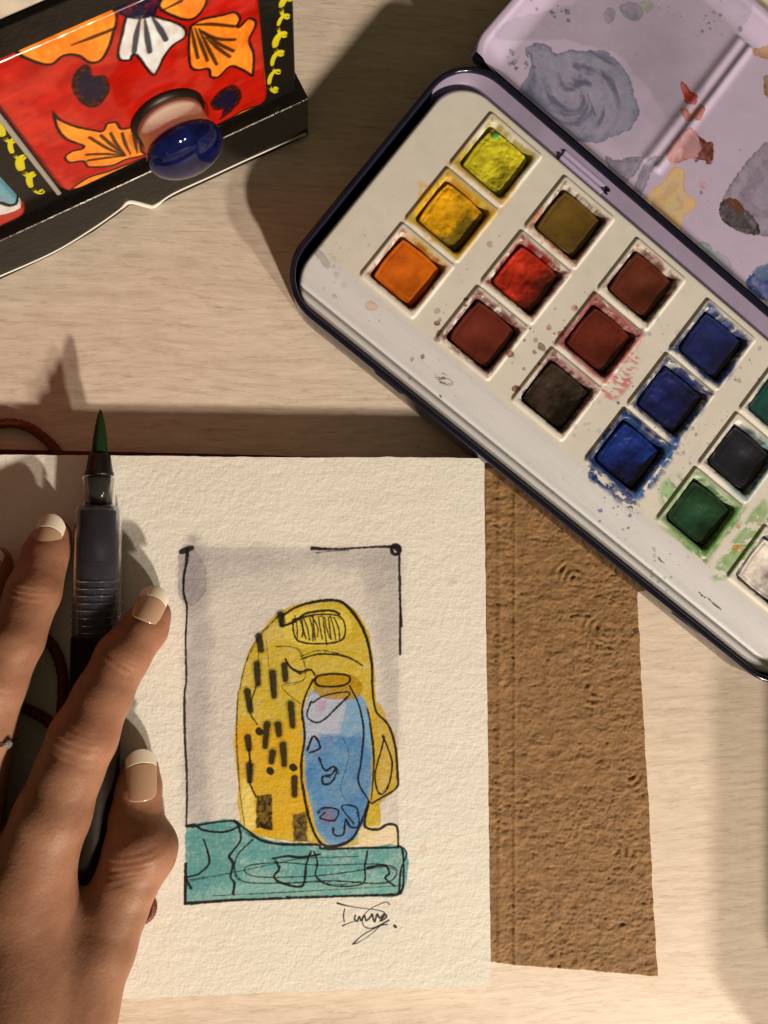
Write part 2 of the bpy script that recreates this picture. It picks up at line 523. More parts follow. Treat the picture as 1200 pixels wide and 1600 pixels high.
# fine scratches and grime
for k in range(60):
    u, v = RNG.uniform(TU0 + 3, TU1 - 3), RNG.uniform(TV0 + 3, -72)
    tp.stroke([(u, v), (u + RNG.uniform(2, 14), v + RNG.normal(0, .3))], 0.1, grey, 0.35, mm=True, smooth=False, seed=k)
for k in range(170):
    u, v = RNG.uniform(TU0 + 2, TU1 - 2), RNG.uniform(TV0 + 2, TV1 - 2); r = RNG.uniform(.1, .22)
    an = np.arange(5) / 5 * 6.28
    tp.wash(np.stack([u + r * np.cos(an), v + r * np.sin(an)], -1), (0.05, 0.035, 0.025), 0.85, rag=.05, mm=True, seed=k, closed_n=2, soft=.08)
for px, n in (((520, 405), 26), ((600, 380), 8), ((1140, 830), 14), ((915, 660), 10)):
    tp.dots(px, 5, n, .25, 1.1, grey, .35, seed=n, ring=.6)
tp.wash([(490, 393), (500, 390), (514, 408), (516, 417), (509, 418), (500, 407)], grey, .5, .3, edge=.5, ew=.3)
tp.wash([(572, 472), (580, 470), (590, 478), (587, 484), (578, 484), (571, 478)], alb(205, 165, 120), .6, .4, edge=1.0, ew=.35, edgecol=alb(150, 75, 20))
YL, OC, RD, MR, BL, GN, BR = alb(214, 186, 60), alb(222, 168, 20), alb(156, 30, 16), alb(100, 26, 20), alb(20, 48, 92), alb(112, 152, 74), alb(88, 52, 18)
TRAY_ANG = 0.0


def frame_stain(pc, color, ec, out=14.0, inn=8.6, cover=.5, a=.8, seed=0, side=None, sc=1.4, st=2.5):
    """half wiped paint on the frame around a pan; side = (du, dv) keeps one flank"""
    c, r = pc; cu, cv = c * PU, -r * PV_
    s = tp.win(np.array([(cu - out - 2, cv - out - 2), (cu + out + 2, cv + out + 2)]), 1)
    X, Y = tp.X[s], tp.Y[s]
    q = np.maximum(abs(X - cu), abs(Y - cv)) + 2.2 * fbm(X, Y, 5, seed + 40, 3)
    zone = sstep(out, out - 2.5, q) * sstep(inn - 1, inn, np.maximum(abs(X - cu), abs(Y - cv)))
    if side is not None:
        zone = zone * sstep(-2, 7, ((X - cu) * side[0] + (Y - cv) * side[1]) + 4 * fbm(X, Y, 6, seed + 60, 2))
    horiz = abs(Y - cv) > abs(X - cu)
    f = np.where(horiz, fbm(X / st, Y, sc, seed, 5, .62), fbm(X, Y / st, sc, seed + 1, 5, .62))
    lv = (0.31 - cover) * .5
    m = sstep(lv - .03, lv + .05, f) * zone
    e = np.exp(-((f - lv) / .022) ** 2) * zone * .6
    al = np.clip(m * a * (1 + .8 * fbm(X, Y, 2.2, seed + 9, 3)), 0, 1)[..., None]
    img = tp.img[s] * (1 - al) + np.asarray(color) * .74 * al
    e = e[..., None]; img = img * (1 - e) + np.asarray(ec) * e
    tp.img[s] = img


frame_stain((0, 0), YL, alb(160, 130, 30), 12.6, cover=.55, a=.55, seed=1)
frame_stain((0, 0), OC, alb(180, 120, 20), 14.2, cover=.62, a=.8, seed=2, side=(0, -1))
frame_stain((0, 1), OC, alb(150, 90, 20), 14.2, cover=.7, a=.85, seed=3)
frame_stain((0, 1), YL, alb(200, 150, 40), 13.5, cover=.6, a=.7, seed=4)
frame_stain((0, 2), OC, alb(170, 90, 20), 13, cover=.6, a=.8, seed=5, side=(.7, .7))
frame_stain((0, 2), alb(205, 130, 60), alb(150, 70, 20), 11.5, cover=.42, a=.6, seed=6)
tp.brushy([(800, 200), (760, 190), (738, 235), (700, 280), (690, 300), (668, 330), (655, 318), (716, 240), (770, 170)], YL, .55, .45, 1.6, 3, 0, 7)
tp.brushy([(655, 285), (668, 288), (676, 296), (660, 320), (648, 330), (655, 300)], OC, .9, .75, 2, 2, 0, 8)
frame_stain((1, 0), alb(150, 92, 60), BR, 12.4, cover=.4, a=.65, seed=11)
frame_stain((1, 0), alb(200, 120, 60), alb(140, 60, 30), 14, cover=.45, a=.8, seed=12, side=(0, -1))
frame_stain((1, 1), RD, alb(90, 25, 16), 13.2, cover=.46, a=.85, seed=13)
frame_stain((1, 1), RD, alb(110, 25, 16), 11.2, cover=.62, a=.8, seed=14, side=(-.8, .5))
frame_stain((1, 2), alb(150, 70, 58), MR, 13.5, cover=.45, a=.75, seed=15)
frame_stain((2, 0), alb(150, 74, 56), MR, 13, cover=.42, a=.7, seed=16)
frame_stain((2, 1), MR, alb(84, 20, 16), 13.6, cover=.68, a=.9, seed=17)
frame_stain((2, 1), alb(196, 110, 104), MR, 14.5, cover=.6, a=.7, seed=18)
frame_stain((2, 2), alb(110, 66, 54), alb(50, 26, 20), 12.4, cover=.42, a=.8, seed=19)
frame_stain((2, 2), alb(190, 110, 110), MR, 14, cover=.6, a=.7, seed=20, side=(0, 1))
tp.brushy([(985, 545), (1000, 560), (985, 600), (960, 625), (935, 612), (960, 580)], alb(190, 100, 100), .75, .5, 1.1, 2.4, .4, 21)
frame_stain((3, 0), alb(64, 84, 124), alb(28, 40, 84), 13.4, cover=.55, a=.85, seed=22)
frame_stain((3, 0), BL, alb(20, 34, 74), 14.2, cover=.72, a=.9, seed=23, side=(.2, -1))
frame_stain((3, 1), BL, alb(18, 30, 70), 14, cover=.66, a=.9, seed=24)
frame_stain((3, 1), alb(120, 122, 140), alb(60, 60, 80), 12.5, cover=.5, a=.7, seed=25, side=(-1, .4))
frame_stain((3, 2), BL, alb(18, 36, 80), 14.5, cover=.8, a=.95, seed=26)
frame_stain((3, 2), alb(50, 86, 124), alb(20, 40, 90), 13, cover=.4, a=.8, seed=27)
tp.brushy([(910, 745), (930, 755), (975, 790), (1000, 800), (985, 770), (940, 720)], BL, .9, .62, 1.8, 2, 0, 28, edgecol=alb(16, 40, 90))
tp.brushy([(1000, 780), (1040, 735), (1062, 690), (1045, 690), (1010, 745), (990, 770)], alb(46, 80, 122), .95, .62, 1.6, 2, 0, 29, edgecol=alb(16, 40, 90))
frame_stain((4, 0), alb(60, 120, 112), alb(20, 60, 56), 12.5, cover=.5, a=.8, seed=31)
frame_stain((4, 1), alb(80, 112, 106), alb(20, 40, 40), 12.5, cover=.36, a=.75, seed=32)
frame_stain((4, 1), alb(84, 144, 144), alb(40, 90, 90), 14, cover=.6, a=.7, seed=33, side=(1, 0))
frame_stain((4, 2), alb(150, 178, 116), alb(90, 130, 60), 14.5, cover=.78, a=.7, seed=34)
frame_stain((4, 2), alb(96, 140, 60), alb(60, 100, 34), 15.5, cover=.66, a=.85, seed=35, side=(.8, -.6))
tp.brushy([(1032, 760), (1055, 740), (1066, 745), (1050, 790), (1034, 790)], alb(150, 180, 120), .8, .7, 3, 1.5, 0, 36, edgecol=alb(90, 125, 70))
tp.brushy([(1120, 885), (1150, 840), (1190, 780), (1200, 800), (1180, 850), (1140, 900), (1115, 905)], alb(112, 156, 78), .75, .62, 2, 2.5, .9, 37, edgecol=alb(90, 130, 70))
frame_stain((5, 1), alb(180, 130, 50), alb(120, 70, 20), 13, cover=.5, a=.8, seed=38)
frame_stain((5, 2), alb(120, 100, 110), alb(70, 56, 64), 11, cover=.4, a=.7, seed=39)
frame_stain((5, 0), alb(70, 120, 90), alb(30, 70, 50), 13, cover=.5, a=.8, seed=41)
# paint residue worked into the lip of each well
LIP = {(0, 0): (150, 130, 30), (0, 1): (190, 120, 10), (0, 2): (150, 80, 20), (1, 0): (90, 62, 26), (1, 1): (120, 30, 20), (1, 2): (86, 34, 26), (2, 0): (90, 44, 28), (2, 1): (96, 26, 20), (2, 2): (50, 36, 26),
       (3, 0): (30, 44, 84), (3, 1): (24, 34, 76), (3, 2): (16, 40, 84), (4, 0): (24, 70, 62), (4, 1): (40, 50, 54), (4, 2): (60, 100, 50), (5, 2): (90, 76, 80)}
for (c_, r_), col_ in LIP.items():
    cu, cv = c_ * PU, -r_ * PV_
    s = tp.win(np.array([(cu - 14, cv - 14), (cu + 14, cv + 14)]), 1); X, Y = tp.X[s], tp.Y[s]
    q_ = np.maximum(abs(X - cu), abs(Y - cv)) + 1.5 * fbm(X, Y, 3.2, 500 + c_ * 3 + r_, 4, .6)
    m_ = (sstep(12.2, 10.7, q_) * sstep(-.22, .12, fbm(X, Y, 2.0, 530 + c_ * 3 + r_, 4)) * .8)[..., None]
    tp.img[s] = tp.img[s] * (1 - m_) + alb(*col_) * .9 * m_
# drips and splatter between the columns
tp.dots((800, 505), 9, 16, .3, 1.7, alb(112, 44, 34), .85, 1, .7)
tp.dots((690, 500), 7, 14, .3, 1.5, alb(120, 56, 48), .75, 2, .8)
tp.dots((880, 490), 8, 18, .3, 1.8, alb(150, 62, 40), .85, 3, .6)
tp.dots((810, 410), 7, 10, .3, 1.3, alb(180, 90, 60), .7, 4, .8)
tp.dots((850, 560), 6, 12, .3, 1.6, alb(100, 48, 40), .8, 5, .7)
tp.dots((1000, 640), 6, 14, .3, 1.0, alb(40, 60, 110), .8, 6, .5)
tp.dots((1075, 700), 8, 40, .2, .8, alb(120, 112, 122), .6, 7, .5)
tp.dots((1060, 760), 7, 36, .2, .8, alb(120, 120, 116), .6, 8, .5)
tp.dots((1040, 880), 7, 30, .2, .9, alb(110, 140, 80), .6, 9, .4)
tp.dots((960, 790), 6, 18, .2, .9, alb(50, 76, 130), .8, 10, .4)
tp.dots((1145, 560), 7, 24, .25, 1.1, alb(90, 96, 120), .7, 12, .5)
tp.dots((1065, 500), 8, 22, .3, 1.4, alb(130, 136, 160), .6, 13, .5)
tp.dots((760, 260), 7, 14, .2, .9, alb(200, 160, 60), .7, 14, .5)
tp.dots((1185, 840), 5, 12, .4, 1.6, alb(190, 126, 30), .85, 15, .5)
tp.dots((1010, 480), 7, 14, .3, 1.4, alb(140, 100, 90), .55, 16, .7)
for (x, y, r) in ((728, 467, 3), (745, 545, 4), (727, 478, 2), (806, 607, 5), (770, 566, 4), (808, 605, 3), (885, 530, 4), (1030, 630, 3), (683, 505, 4), (1060, 800, 3), (870, 575, 3), (797, 553, 5)):
    an = np.arange(8) / 8 * 6.28
    tp.wash([(x + r * math.cos(t) * 1.3, y + r * math.sin(t)) for t in an], alb(128, 70, 54), .8, .15, edge=.9, ew=.3, seed=x)
for (x, y, l) in ((1120, 945, 26), (1035, 875, 10), (1100, 930, 12), (640, 590, 3), (690, 618, 3)):
    tp.stroke([(x - l * .5, y - l * .45), (x, y + 1), (x + l * .5, y + l * .4)], (.2, .7, .2), (0.03, 0.025, 0.02), .9, seed=x, rough=.8)
tp.brushy([(680, 588), (694, 584), (708, 596), (700, 603), (686, 598)], (0.06, 0.05, 0.045), .9, .45, .7, 3, .3, 70)

res = 0.4
nu = int((TU1 - TU0) / res) + 1; nv = int((TV1 - TV0) / res) + 1
us = np.linspace(TU0, TU1, nu); vs = np.linspace(TV0, TV1, nv); GU, GV = np.meshgrid(us, vs)


def rsdf(x, y, hx, hy, r):
    qx = abs(x) - hx + r; qy = abs(y) - hy + r
    return np.hypot(np.maximum(qx, 0), np.maximum(qy, 0)) + np.minimum(np.maximum(qx, qy), 0) - r


Z = np.full(GU.shape, 19.5)
Z -= 1.3 * sstep(-71.5, -84.5, GV)                                   # front margin slopes down
Z -= 0.6 * np.exp(-((GV + 86.2) / 0.8) ** 2)                         # groove
Z += 1.3 * np.sqrt(np.clip(1 - ((GV + 89.3) / 2.5) ** 2, 0, 1))      # bead
Z += 0.08 * fbm(GU, GV, 22, 61, 3)
HOLE = 10.8
for c in range(6):
    for r in range(3):
        x = GU - c * PU; y = GV + r * PV_
        fr = rsdf(x, y - 0.1, 12.9, 13.25, 1.2)
        Z += 0.75 * sstep(0.45, -0.35, fr)
        ho = rsdf(x, y, HOLE, HOLE, 2.4)
        Z -= 0.35 * sstep(1.2, 0.1, ho)
        Z = np.where(ho < 0.05, Z - 6.0 * sstep(0.05, -0.5, ho), Z)
        Z -= 0.3 * sstep(1.0, -.2, rsdf(x, y - 14.0, 11.2, .05, .05)) if r > 0 else 0
ed = rsdf(GU - (TU0 + TU1) / 2, GV - (TV0 + TV1) / 2, (TU1 - TU0) / 2, (TV1 - TV0) / 2, 15.5)
Z = Z - 1.6 * (1 - np.sqrt(np.clip(1 - np.clip((ed + 1.7) / 1.6, 0, 1) ** 2, 0, 1))) - 7 * sstep(-0.1, 0.35, ed)
keep = ed < 0.45
fc = grid_faces(nv, nu); kf = keep.ravel()
fc = fc[kf[fc].all(1)]
V = TW(GU.ravel(), GV.ravel(), Z.ravel())
uu, vv = tp.uv(GU.ravel(), GV.ravel())
used = np.zeros(len(V), bool); used[fc.ravel()] = True
remap = np.cumsum(used) - 1
tray_m = mat('white_tray_plastic', (1, 1, 1), 0.42, 0.45, img=tp.image('tray_paint'), bump=((400, 4, 0.03, (1, 1, 1)),), rough_var=0.08)
part(tin, 'pan_tray', (V[used], remap[fc]), tray_m, uv=np.stack([uu, vv], -1)[used])

# hinge flap on the far inner wall
for u0, u1 in ((18.5, 40.0), (150, 171)):
    for dv, z0 in ((18.3, 18.6), (20.1, 19.6)):
        part(tin, 'hinge_leaf', box(TW(u0, dv, z0 - 3), TW(u1, dv, 0) - TW(u0, dv, 0), TW(u0, dv + 1.4, 0) - TW(u0, dv, 0), (0, 0, 3.2), .35), enamel, smooth=False)
    part(tin, 'hinge_pin', tube([TW(u1 + .3, 20.0, 19.2), TW(u1 + 2.2, 20.0, 19.2)], 1.2, 10), navy)

# ---- lid: shallow palette with rim, sloped walls, flat floor and two double ridges
LU0, LU1, LV0, LV1 = -34.6, 222.0, 26.0, 130.0


def lid_h(v): return 23.6 - 12.5 * (v - LV0) / (LV1 - LV0)            # rim height, the lid leans away a little


def lid_map(px):
    q = np.asarray(px, float); h = np.full(len(q), 13.0)
    for _ in range(4):
        d = P(q[:, 0], q[:, 1], 0.0) * ((CAM_H - h) / CAM_H)[:, None] - OT
        r_ = np.stack([d @ UT, d @ VT], -1); h = lid_h(r_[:, 1]) - 4.9
    return r_


lp = Paint(LU0 - 1, LV0 - 1, LU1 + 1, LV1 + 1, 0.2, alb(176, 156, 166, 1.28), lid_map)
X, Y = lp.X, lp.Y
stain = sstep(-.12, .25, fbm(X, Y, 26, 71, 4) - 0.004 * abs(X - 20))[..., None] * sstep(0, 8, Y - 34)[..., None]
lp.img = lp.img * (1 - .38 * stain) + alb(146, 134, 140) * .38 * stain
lp.img *= (1 + .06 * fbm(X, Y, 5, 73, 4))[..., None]
SL = alb(110, 114, 128, 1.15); SD = alb(80, 88, 106, 1.1)
big = [(822, 75), (850, 68), (868, 84), (905, 78), (950, 84), (975, 110), (990, 140), (998, 172), (985, 200), (960, 215), (930, 222), (890, 222), (858, 212), (838, 195), (815, 170), (795, 152), (792, 136), (808, 138), (820, 125), (832, 100)]
lp.wash([(775, 60), (900, 0), (1060, -40), (1160, 10), (1150, 60), (1060, 180), (1020, 150), (960, 80), (840, 60)], alb(146, 132, 140), .35, 3, 14, 1.2, edge=.25, ew=.6, gran=.4, gs=14, seed=80)
lp.wash(big, SL, .85, 2.0, 5, .2, edge=.75, ew=.6, gran=.5, gs=6, pool=.25, seed=81, edgecol=SD * .7)
# swirls left by the brush
cx, cy = lp.tomm([(905, 140)])[0]
s = lp.win(lp.tomm(big), 2); Xs, Ys = lp.X[s], lp.Y[s]
inside = sstep(.5, -3, lp.sdf(smooth_path(lp.tomm(big), 5, True), Xs, Ys) + 4 * fbm(Xs, Ys, 5, 81, 4, .6))
rad = np.hypot(Xs - cx, Ys - cy); ang = np.arctan2(Ys - cy, Xs - cx)
sw = fbm(rad * 1.0 + 3.5 * np.sin(ang + .4) + 2 * ang, ang * 5 + rad * .25, 5.0, 84, 4)
al = np.clip(inside * sstep(-.02, .22, sw) * .75, 0, 1)[..., None]; lp.img[s] = lp.img[s] * (1 - al) + SD * .8 * al
al = np.clip(inside * sstep(.02, .25, -sw) * .6, 0, 1)[..., None]; lp.img[s] = lp.img[s] * (1 - al) + alb(150, 144, 152) * al
lp.stroke([(918, 148), (930, 180)], (.5, 1.0, .7), SD * .8, .7, soft=.3, seed=3)
for q, c, a, e in (
        ([(968, 10), (985, 3), (1003, 12), (1000, 30), (985, 32), (972, 20)], alb(116, 114, 122), .7, .5),
        ([(1000, 5), (1015, 2), (1022, 10), (1012, 19), (1002, 18)], alb(140, 144, 122), .7, .4),
        ([(945, 18), (956, 12), (962, 24), (953, 36), (945, 32)], alb(120, 116, 128), .6, .5),
        ([(1063, 128), (1071, 130), (1078, 142), (1088, 152), (1086, 164), (1072, 164), (1068, 150)], alb(160, 44, 16), .95, .7),
        ([(1062, 172), (1072, 172), (1078, 180), (1090, 165), (1099, 172), (1094, 188), (1082, 190), (1068, 188)], alb(166, 90, 70), .85, .7),
        ([(1040, 240), (1060, 210), (1080, 202), (1100, 220), (1115, 232), (1112, 256), (1100, 250), (1076, 248), (1050, 256)], alb(176, 116, 106), .9, .8),
        ([(1090, 212), (1102, 220), (1114, 225), (1115, 245), (1108, 257), (1098, 250), (1085, 252), (1096, 232)], alb(96, 42, 28), .95, .6),
        ([(1054, 238), (1066, 232), (1066, 246), (1055, 256), (1048, 252)], alb(200, 150, 140), .9, .4),
        ([(945, 245), (965, 250), (1000, 244), (1004, 252), (985, 280), (968, 292), (955, 288), (950, 262)], alb(122, 114, 126), .85, .9),
        ([(1010, 252), (1028, 246), (1016, 272), (1005, 300), (994, 312), (984, 308), (996, 280)], alb(132, 122, 132), .8, .9),
        ([(1054, 262), (1070, 268), (1070, 300), (1086, 312), (1082, 328), (1068, 336), (1066, 352), (1058, 368), (1040, 374), (1014, 354), (999, 336), (1000, 318), (1014, 302), (1036, 284)], alb(212, 170, 100), .92, .7),
        ([(1004, 318), (1016, 310), (1014, 322), (1004, 336), (1000, 330)], alb(240, 220, 140), .9, .2),
        ([(1058, 362), (1075, 368), (1080, 378), (1072, 384), (1062, 374)], alb(142, 146, 164), .6, .4),
        ([(1080, 386), (1100, 378), (1112, 388), (1122, 410), (1138, 425), (1145, 432), (1130, 446), (1110, 436), (1090, 420), (1078, 402)], alb(136, 160, 148), .85, .9),
        ([(1118, 392), (1138, 405), (1145, 425), (1140, 430), (1122, 408)], alb(152, 150, 156), .6, .6),
        ([(1166, 440), (1180, 425), (1215, 412), (1240, 440), (1225, 480), (1195, 470), (1172, 462)], alb(40, 68, 118), .95, .8),
        ([(1180, 420), (1200, 412), (1230, 420), (1220, 440), (1180, 430)], alb(100, 116, 140), .8, .5),
        ([(1178, 240), (1205, 218), (1260, 215), (1310, 270), (1300, 350), (1240, 372), (1190, 368), (1150, 358), (1130, 340), (1126, 320), (1140, 290), (1160, 262)], alb(132, 118, 128), .9, .9),
        ([(1130, 312), (1150, 312), (1165, 328), (1182, 345), (1188, 366), (1160, 364), (1138, 352), (1124, 334)], alb(56, 50, 44), .9, .6),
        ([(1132, 312), (1150, 312), (1164, 326), (1160, 336), (1140, 322)], alb(104, 58, 34), .8, .3),
        ([(1092, 287), (1100, 284), (1106, 292), (1098, 296)], alb(196, 140, 140), .7, .3),
        ([(1176, 78), (1190, 74), (1210, 72), (1215, 90), (1195, 92), (1178, 86)], alb(170, 120, 60), .85, .6),
        ([(1194, 120), (1206, 118), (1212, 140), (1200, 152), (1193, 140)], alb(130, 96, 34), .9, .5)):
    c = np.asarray(c) * 1.18
    lp.wash(q, c, a, .75, 1.3, .11, edge=e, ew=.4, gran=.45, gs=3.2, pool=.22, seed=int(q[0][0]), edgecol=c * .42)
    m_ = np.mean(q, 0); k0 = int(q[0][0]); qi = [(m_[0] + (x - m_[0]) * .62 + 3 * math.sin(k0), m_[1] + (y - m_[1]) * .62 + 3 * math.cos(k0)) for x, y in q]
    lp.wash(qi, c * .62, .34 * a, 1.4, 1.6, .3, edge=.3, ew=.35, gran=.9, gs=2.0, seed=k0 + 7)
    qi = [(m_[0] + (x - m_[0]) * .3 - 4 * math.sin(k0), m_[1] + (y - m_[1]) * .35 - 4 * math.cos(k0)) for x, y in q]
    lp.wash(qi, np.minimum(c * 1.5, .7), .4 * a, 1.0, 1.4, .5, gran=.8, gs=1.6, seed=k0 + 9)
for (x, y, n, sp, c) in ((805, 95, 16, 3.2, alb(110, 98, 116)), (868, 25, 12, 4.0, alb(92, 84, 96)), (1120, 20, 10, 5, alb(110, 100, 112)), (1048, 10, 7, 3, alb(128, 116, 126)),
                         (1105, 35, 7, 2, alb(110, 98, 108)), (1180, 300, 6, 12, alb(130, 110, 110)), (960, 110, 5, 8, alb(150, 130, 140))):
    lp.dots((x, y), sp, n, .3, 1.1, c, .8, seed=x, ring=.8)
tp_ = None
res = 0.45
nu = int((LU1 - LU0) / res) + 1; nv = int((LV1 - LV0) / res) + 1
LE0 = 17.5                                                  # the near side dips under the tin rim
GU, GV = np.meshgrid(np.linspace(LU0, LU1, nu), np.linspace(25.3, LV1, nv))
ed = rsdf(GU - (LU0 + LU1) / 2, GV - (LE0 + LV1) / 2, (LU1 - LU0) / 2, (LV1 - LE0) / 2, 17.0)
rim = lid_h(GV)
Z = rim - 4.2 * sstep(-1.6, -14.0, ed) - 0.7 * sstep(-3.2, -4.6, ed)
Z -= 0.9 * sstep(-1.3, 0, ed) ** 2 * 2
for ur in (49.0, 138.5):
    inr = sstep(16.0, 13.5, abs(GV - 78) - 22)                       # ridge ends before the walls
    for off, hh in ((-2.6, 0.95), (2.6, 1.25)):
        ridge = np.exp(-((GU - ur - off) / (2.3 if off < 0 else 1.9)) ** 2)
        Z += hh * ridge * inr
Z += 0.12 * fbm(GU, GV, 30, 75, 3)
Z = np.where(ed > 0, Z - 9 * sstep(0, .5, ed), Z)
keep = ed < 0.55
fc = grid_faces(nv, nu); kf = keep.ravel(); fc = fc[kf[fc].all(1)]
V = TW(GU.ravel(), GV.ravel(), Z.ravel()); uu, vv = lp.uv(GU.ravel(), GV.ravel())
used = np.zeros(len(V), bool); used[fc.ravel()] = True; remap = np.cumsum(used) - 1
lid_m = mat('stained_lavender_enamel', (1, 1, 1), 0.3, 0.5, img=lp.image('lid_paint'), bump=((180, 3, 0.03, (1, 1, 1)),), rough_var=0.08)
lid = part(tin, 'lid', (V[used], remap[fc]), lid_m, uv=np.stack([uu, vv], -1)[used], label='paint-stained lavender mixing lid folded open flat')
q = lambda ins, z: (lambda a: TW(a[:, 0], np.maximum(a[:, 1], 25.4 + ins), z(np.maximum(a[:, 1], 25.4 + ins))))(np.array(rrect(LU0 + ins, LE0 + ins, LU1 - ins, LV1 - ins, max(17 - ins, 1), 10)))
part(lid, 'lid_shell', loops([q(2.5, lambda v: lid_h(v) - 8.6), q(.6, lambda v: lid_h(v) - 7.6), q(.1, lambda v: lid_h(v) - 5), q(.0, lambda v: lid_h(v) - 1.4)], True, False), navy)

# ================================================================== PAINT PANS (each can be lifted out)
def cake_material(name, c0, c1, rough, seed, coat=0.0, side_mix=0.5, c2=None):
    m = bpy.data.materials.new(name); m.use_nodes = True
    nt = m.node_tree; N = nt.nodes; Lk = nt.links; b = N['Principled BSDF']
    tc = N.new('ShaderNodeTexCoord')
    mp = N.new('ShaderNodeMapping'); mp.inputs['Location'].default_value = (seed * .37, seed * .11, 0); Lk.new(tc.outputs['Object'], mp.inputs[0])
    n = N.new('ShaderNodeTexNoise'); n.inputs['Scale'].default_value = 95; n.inputs['Detail'].default_value = 6; n.inputs['Roughness'].default_value = .6
    Lk.new(mp.outputs[0], n.inputs['Vector'])
    r = N.new('ShaderNodeMapRange'); r.inputs[1].default_value = .38; r.inputs[2].default_value = .66; Lk.new(n.outputs['Fac'], r.inputs[0])
    mx = N.new('ShaderNodeMix'); mx.data_type = 'RGBA'
    mx.inputs[6].default_value = (*c0, 1); mx.inputs[7].default_value = (*c1, 1)
    Lk.new(r.outputs[0], mx.inputs[0])
    # a second, darker colour mixed in unevenly towards the front right
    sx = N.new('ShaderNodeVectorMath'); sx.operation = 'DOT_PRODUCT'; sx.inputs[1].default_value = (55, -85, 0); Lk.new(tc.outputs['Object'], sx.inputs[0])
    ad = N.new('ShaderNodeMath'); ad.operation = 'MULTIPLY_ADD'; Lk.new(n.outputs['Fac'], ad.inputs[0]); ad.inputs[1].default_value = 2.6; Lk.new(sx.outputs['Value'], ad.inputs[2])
    r2 = N.new('ShaderNodeMapRange'); r2.interpolation_type = 'SMOOTHSTEP'; r2.inputs[1].default_value = 1.45; r2.inputs[2].default_value = 2.1; r2.inputs[4].default_value = side_mix; Lk.new(ad.outputs[0], r2.inputs[0])
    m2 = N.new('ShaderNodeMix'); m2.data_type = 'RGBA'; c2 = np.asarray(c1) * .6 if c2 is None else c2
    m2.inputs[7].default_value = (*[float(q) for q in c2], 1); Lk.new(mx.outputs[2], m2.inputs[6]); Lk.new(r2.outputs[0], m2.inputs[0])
    Lk.new(m2.outputs[2], b.inputs['Base Color'])
    b.inputs['Roughness'].default_value = rough; b.inputs['Specular IOR Level'].default_value = .4
    b.inputs['Coat Weight'].default_value = coat; b.inputs['Coat Roughness'].default_value = .14
    n2 = N.new('ShaderNodeTexNoise'); n2.inputs['Scale'].default_value = 420; n2.inputs['Detail'].default_value = 5
    Lk.new(mp.outputs[0], n2.inputs['Vector'])
    bp = N.new('ShaderNodeBump'); bp.inputs['Distance'].default_value = .00012; Lk.new(n2.outputs['Fac'], bp.inputs['Height']); Lk.new(bp.outputs[0], b.inputs['Normal'])
    return m


def make_pan(c, r, colour, label, c0, c1, rough=.45, lump=.35, tilt=(0, 0), dip=.3, seed=0, size=10.15, off=(.2, -.1), top=18.5, crack=0.0, coat=0.0, side_mix=.35, c2=None, hollow=.6):
    cu, cv = c * PU, -r * PV_
    root = thing('paint_pan', label, 'paint pan', TW(cu, cv, 13.6), 'watercolour pans set in the tray')
    dark = np.asarray(c0) * .28
    cup_m = mat('pan_cup_' + colour, dark, .5, .4)
    rg = lambda ins, z: (lambda a: TW(cu + a[:, 0], cv + a[:, 1], z))(np.array(rrect(-HOLE + .55 + ins, -HOLE + .55 + ins, HOLE - .55 - ins, HOLE - .55 - ins, 2.2, 5)))
    part(root, 'pan_cup', loops([rg(.2, 13.7), rg(0, 14.0), rg(0, 16.6), rg(.25, 16.6), rg(.35, 14.6)], True, True), cup_m, sharp=40)
    n = 41
    g = np.linspace(-1, 1, n); A, B = np.meshgrid(g, g)
    # squircle mapping keeps rounded corners
    k = 0.16; AA = A * np.sqrt(1 - k * B * B); BB = B * np.sqrt(1 - k * A * A)
    x = cu + off[0] + AA * size; y = cv + off[1] + BB * size
    e = np.maximum(abs(A), abs(B))
    wob = 1 + .03 * fbm(x, y, 4, seed + 3, 3) * (e > .8)
    x = cu + off[0] + AA * size * wob; y = cv + off[1] + BB * size * wob
    z = top - dip * (1 - e ** 2.2) + tilt[0] * A + tilt[1] * B + lump * 2 * fbm(x, y, 5.5, seed, 5, .55)
    z = z - .3 * np.exp(-((e - .84 + .05 * fbm(x, y, 5, seed + 50, 2)) / .035) ** 2) - .9 * np.exp(-(((A - .25 * math.sin(seed)) / .55) ** 2 + ((B + .2 * math.cos(seed * 2.1)) / .5) ** 2)) * hollow
    if crack > 0:
        rdg = abs(fbm(x, y, 4.2, seed + 21, 4)); z -= crack * np.exp(-(rdg / .02) ** 2)
        z += crack * .8 * fbm(x, y, 1.4, seed + 30, 3)
    z = np.where(e > .985, z - 2.6, z - .4 * sstep(.94, .985, e))
    part(root, 'paint_cake', (TW(x.ravel(), y.ravel(), z.ravel()), grid_faces(n, n)), cake_material('paint_' + colour, c0, c1, rough, seed, coat, side_mix, c2))
    return root


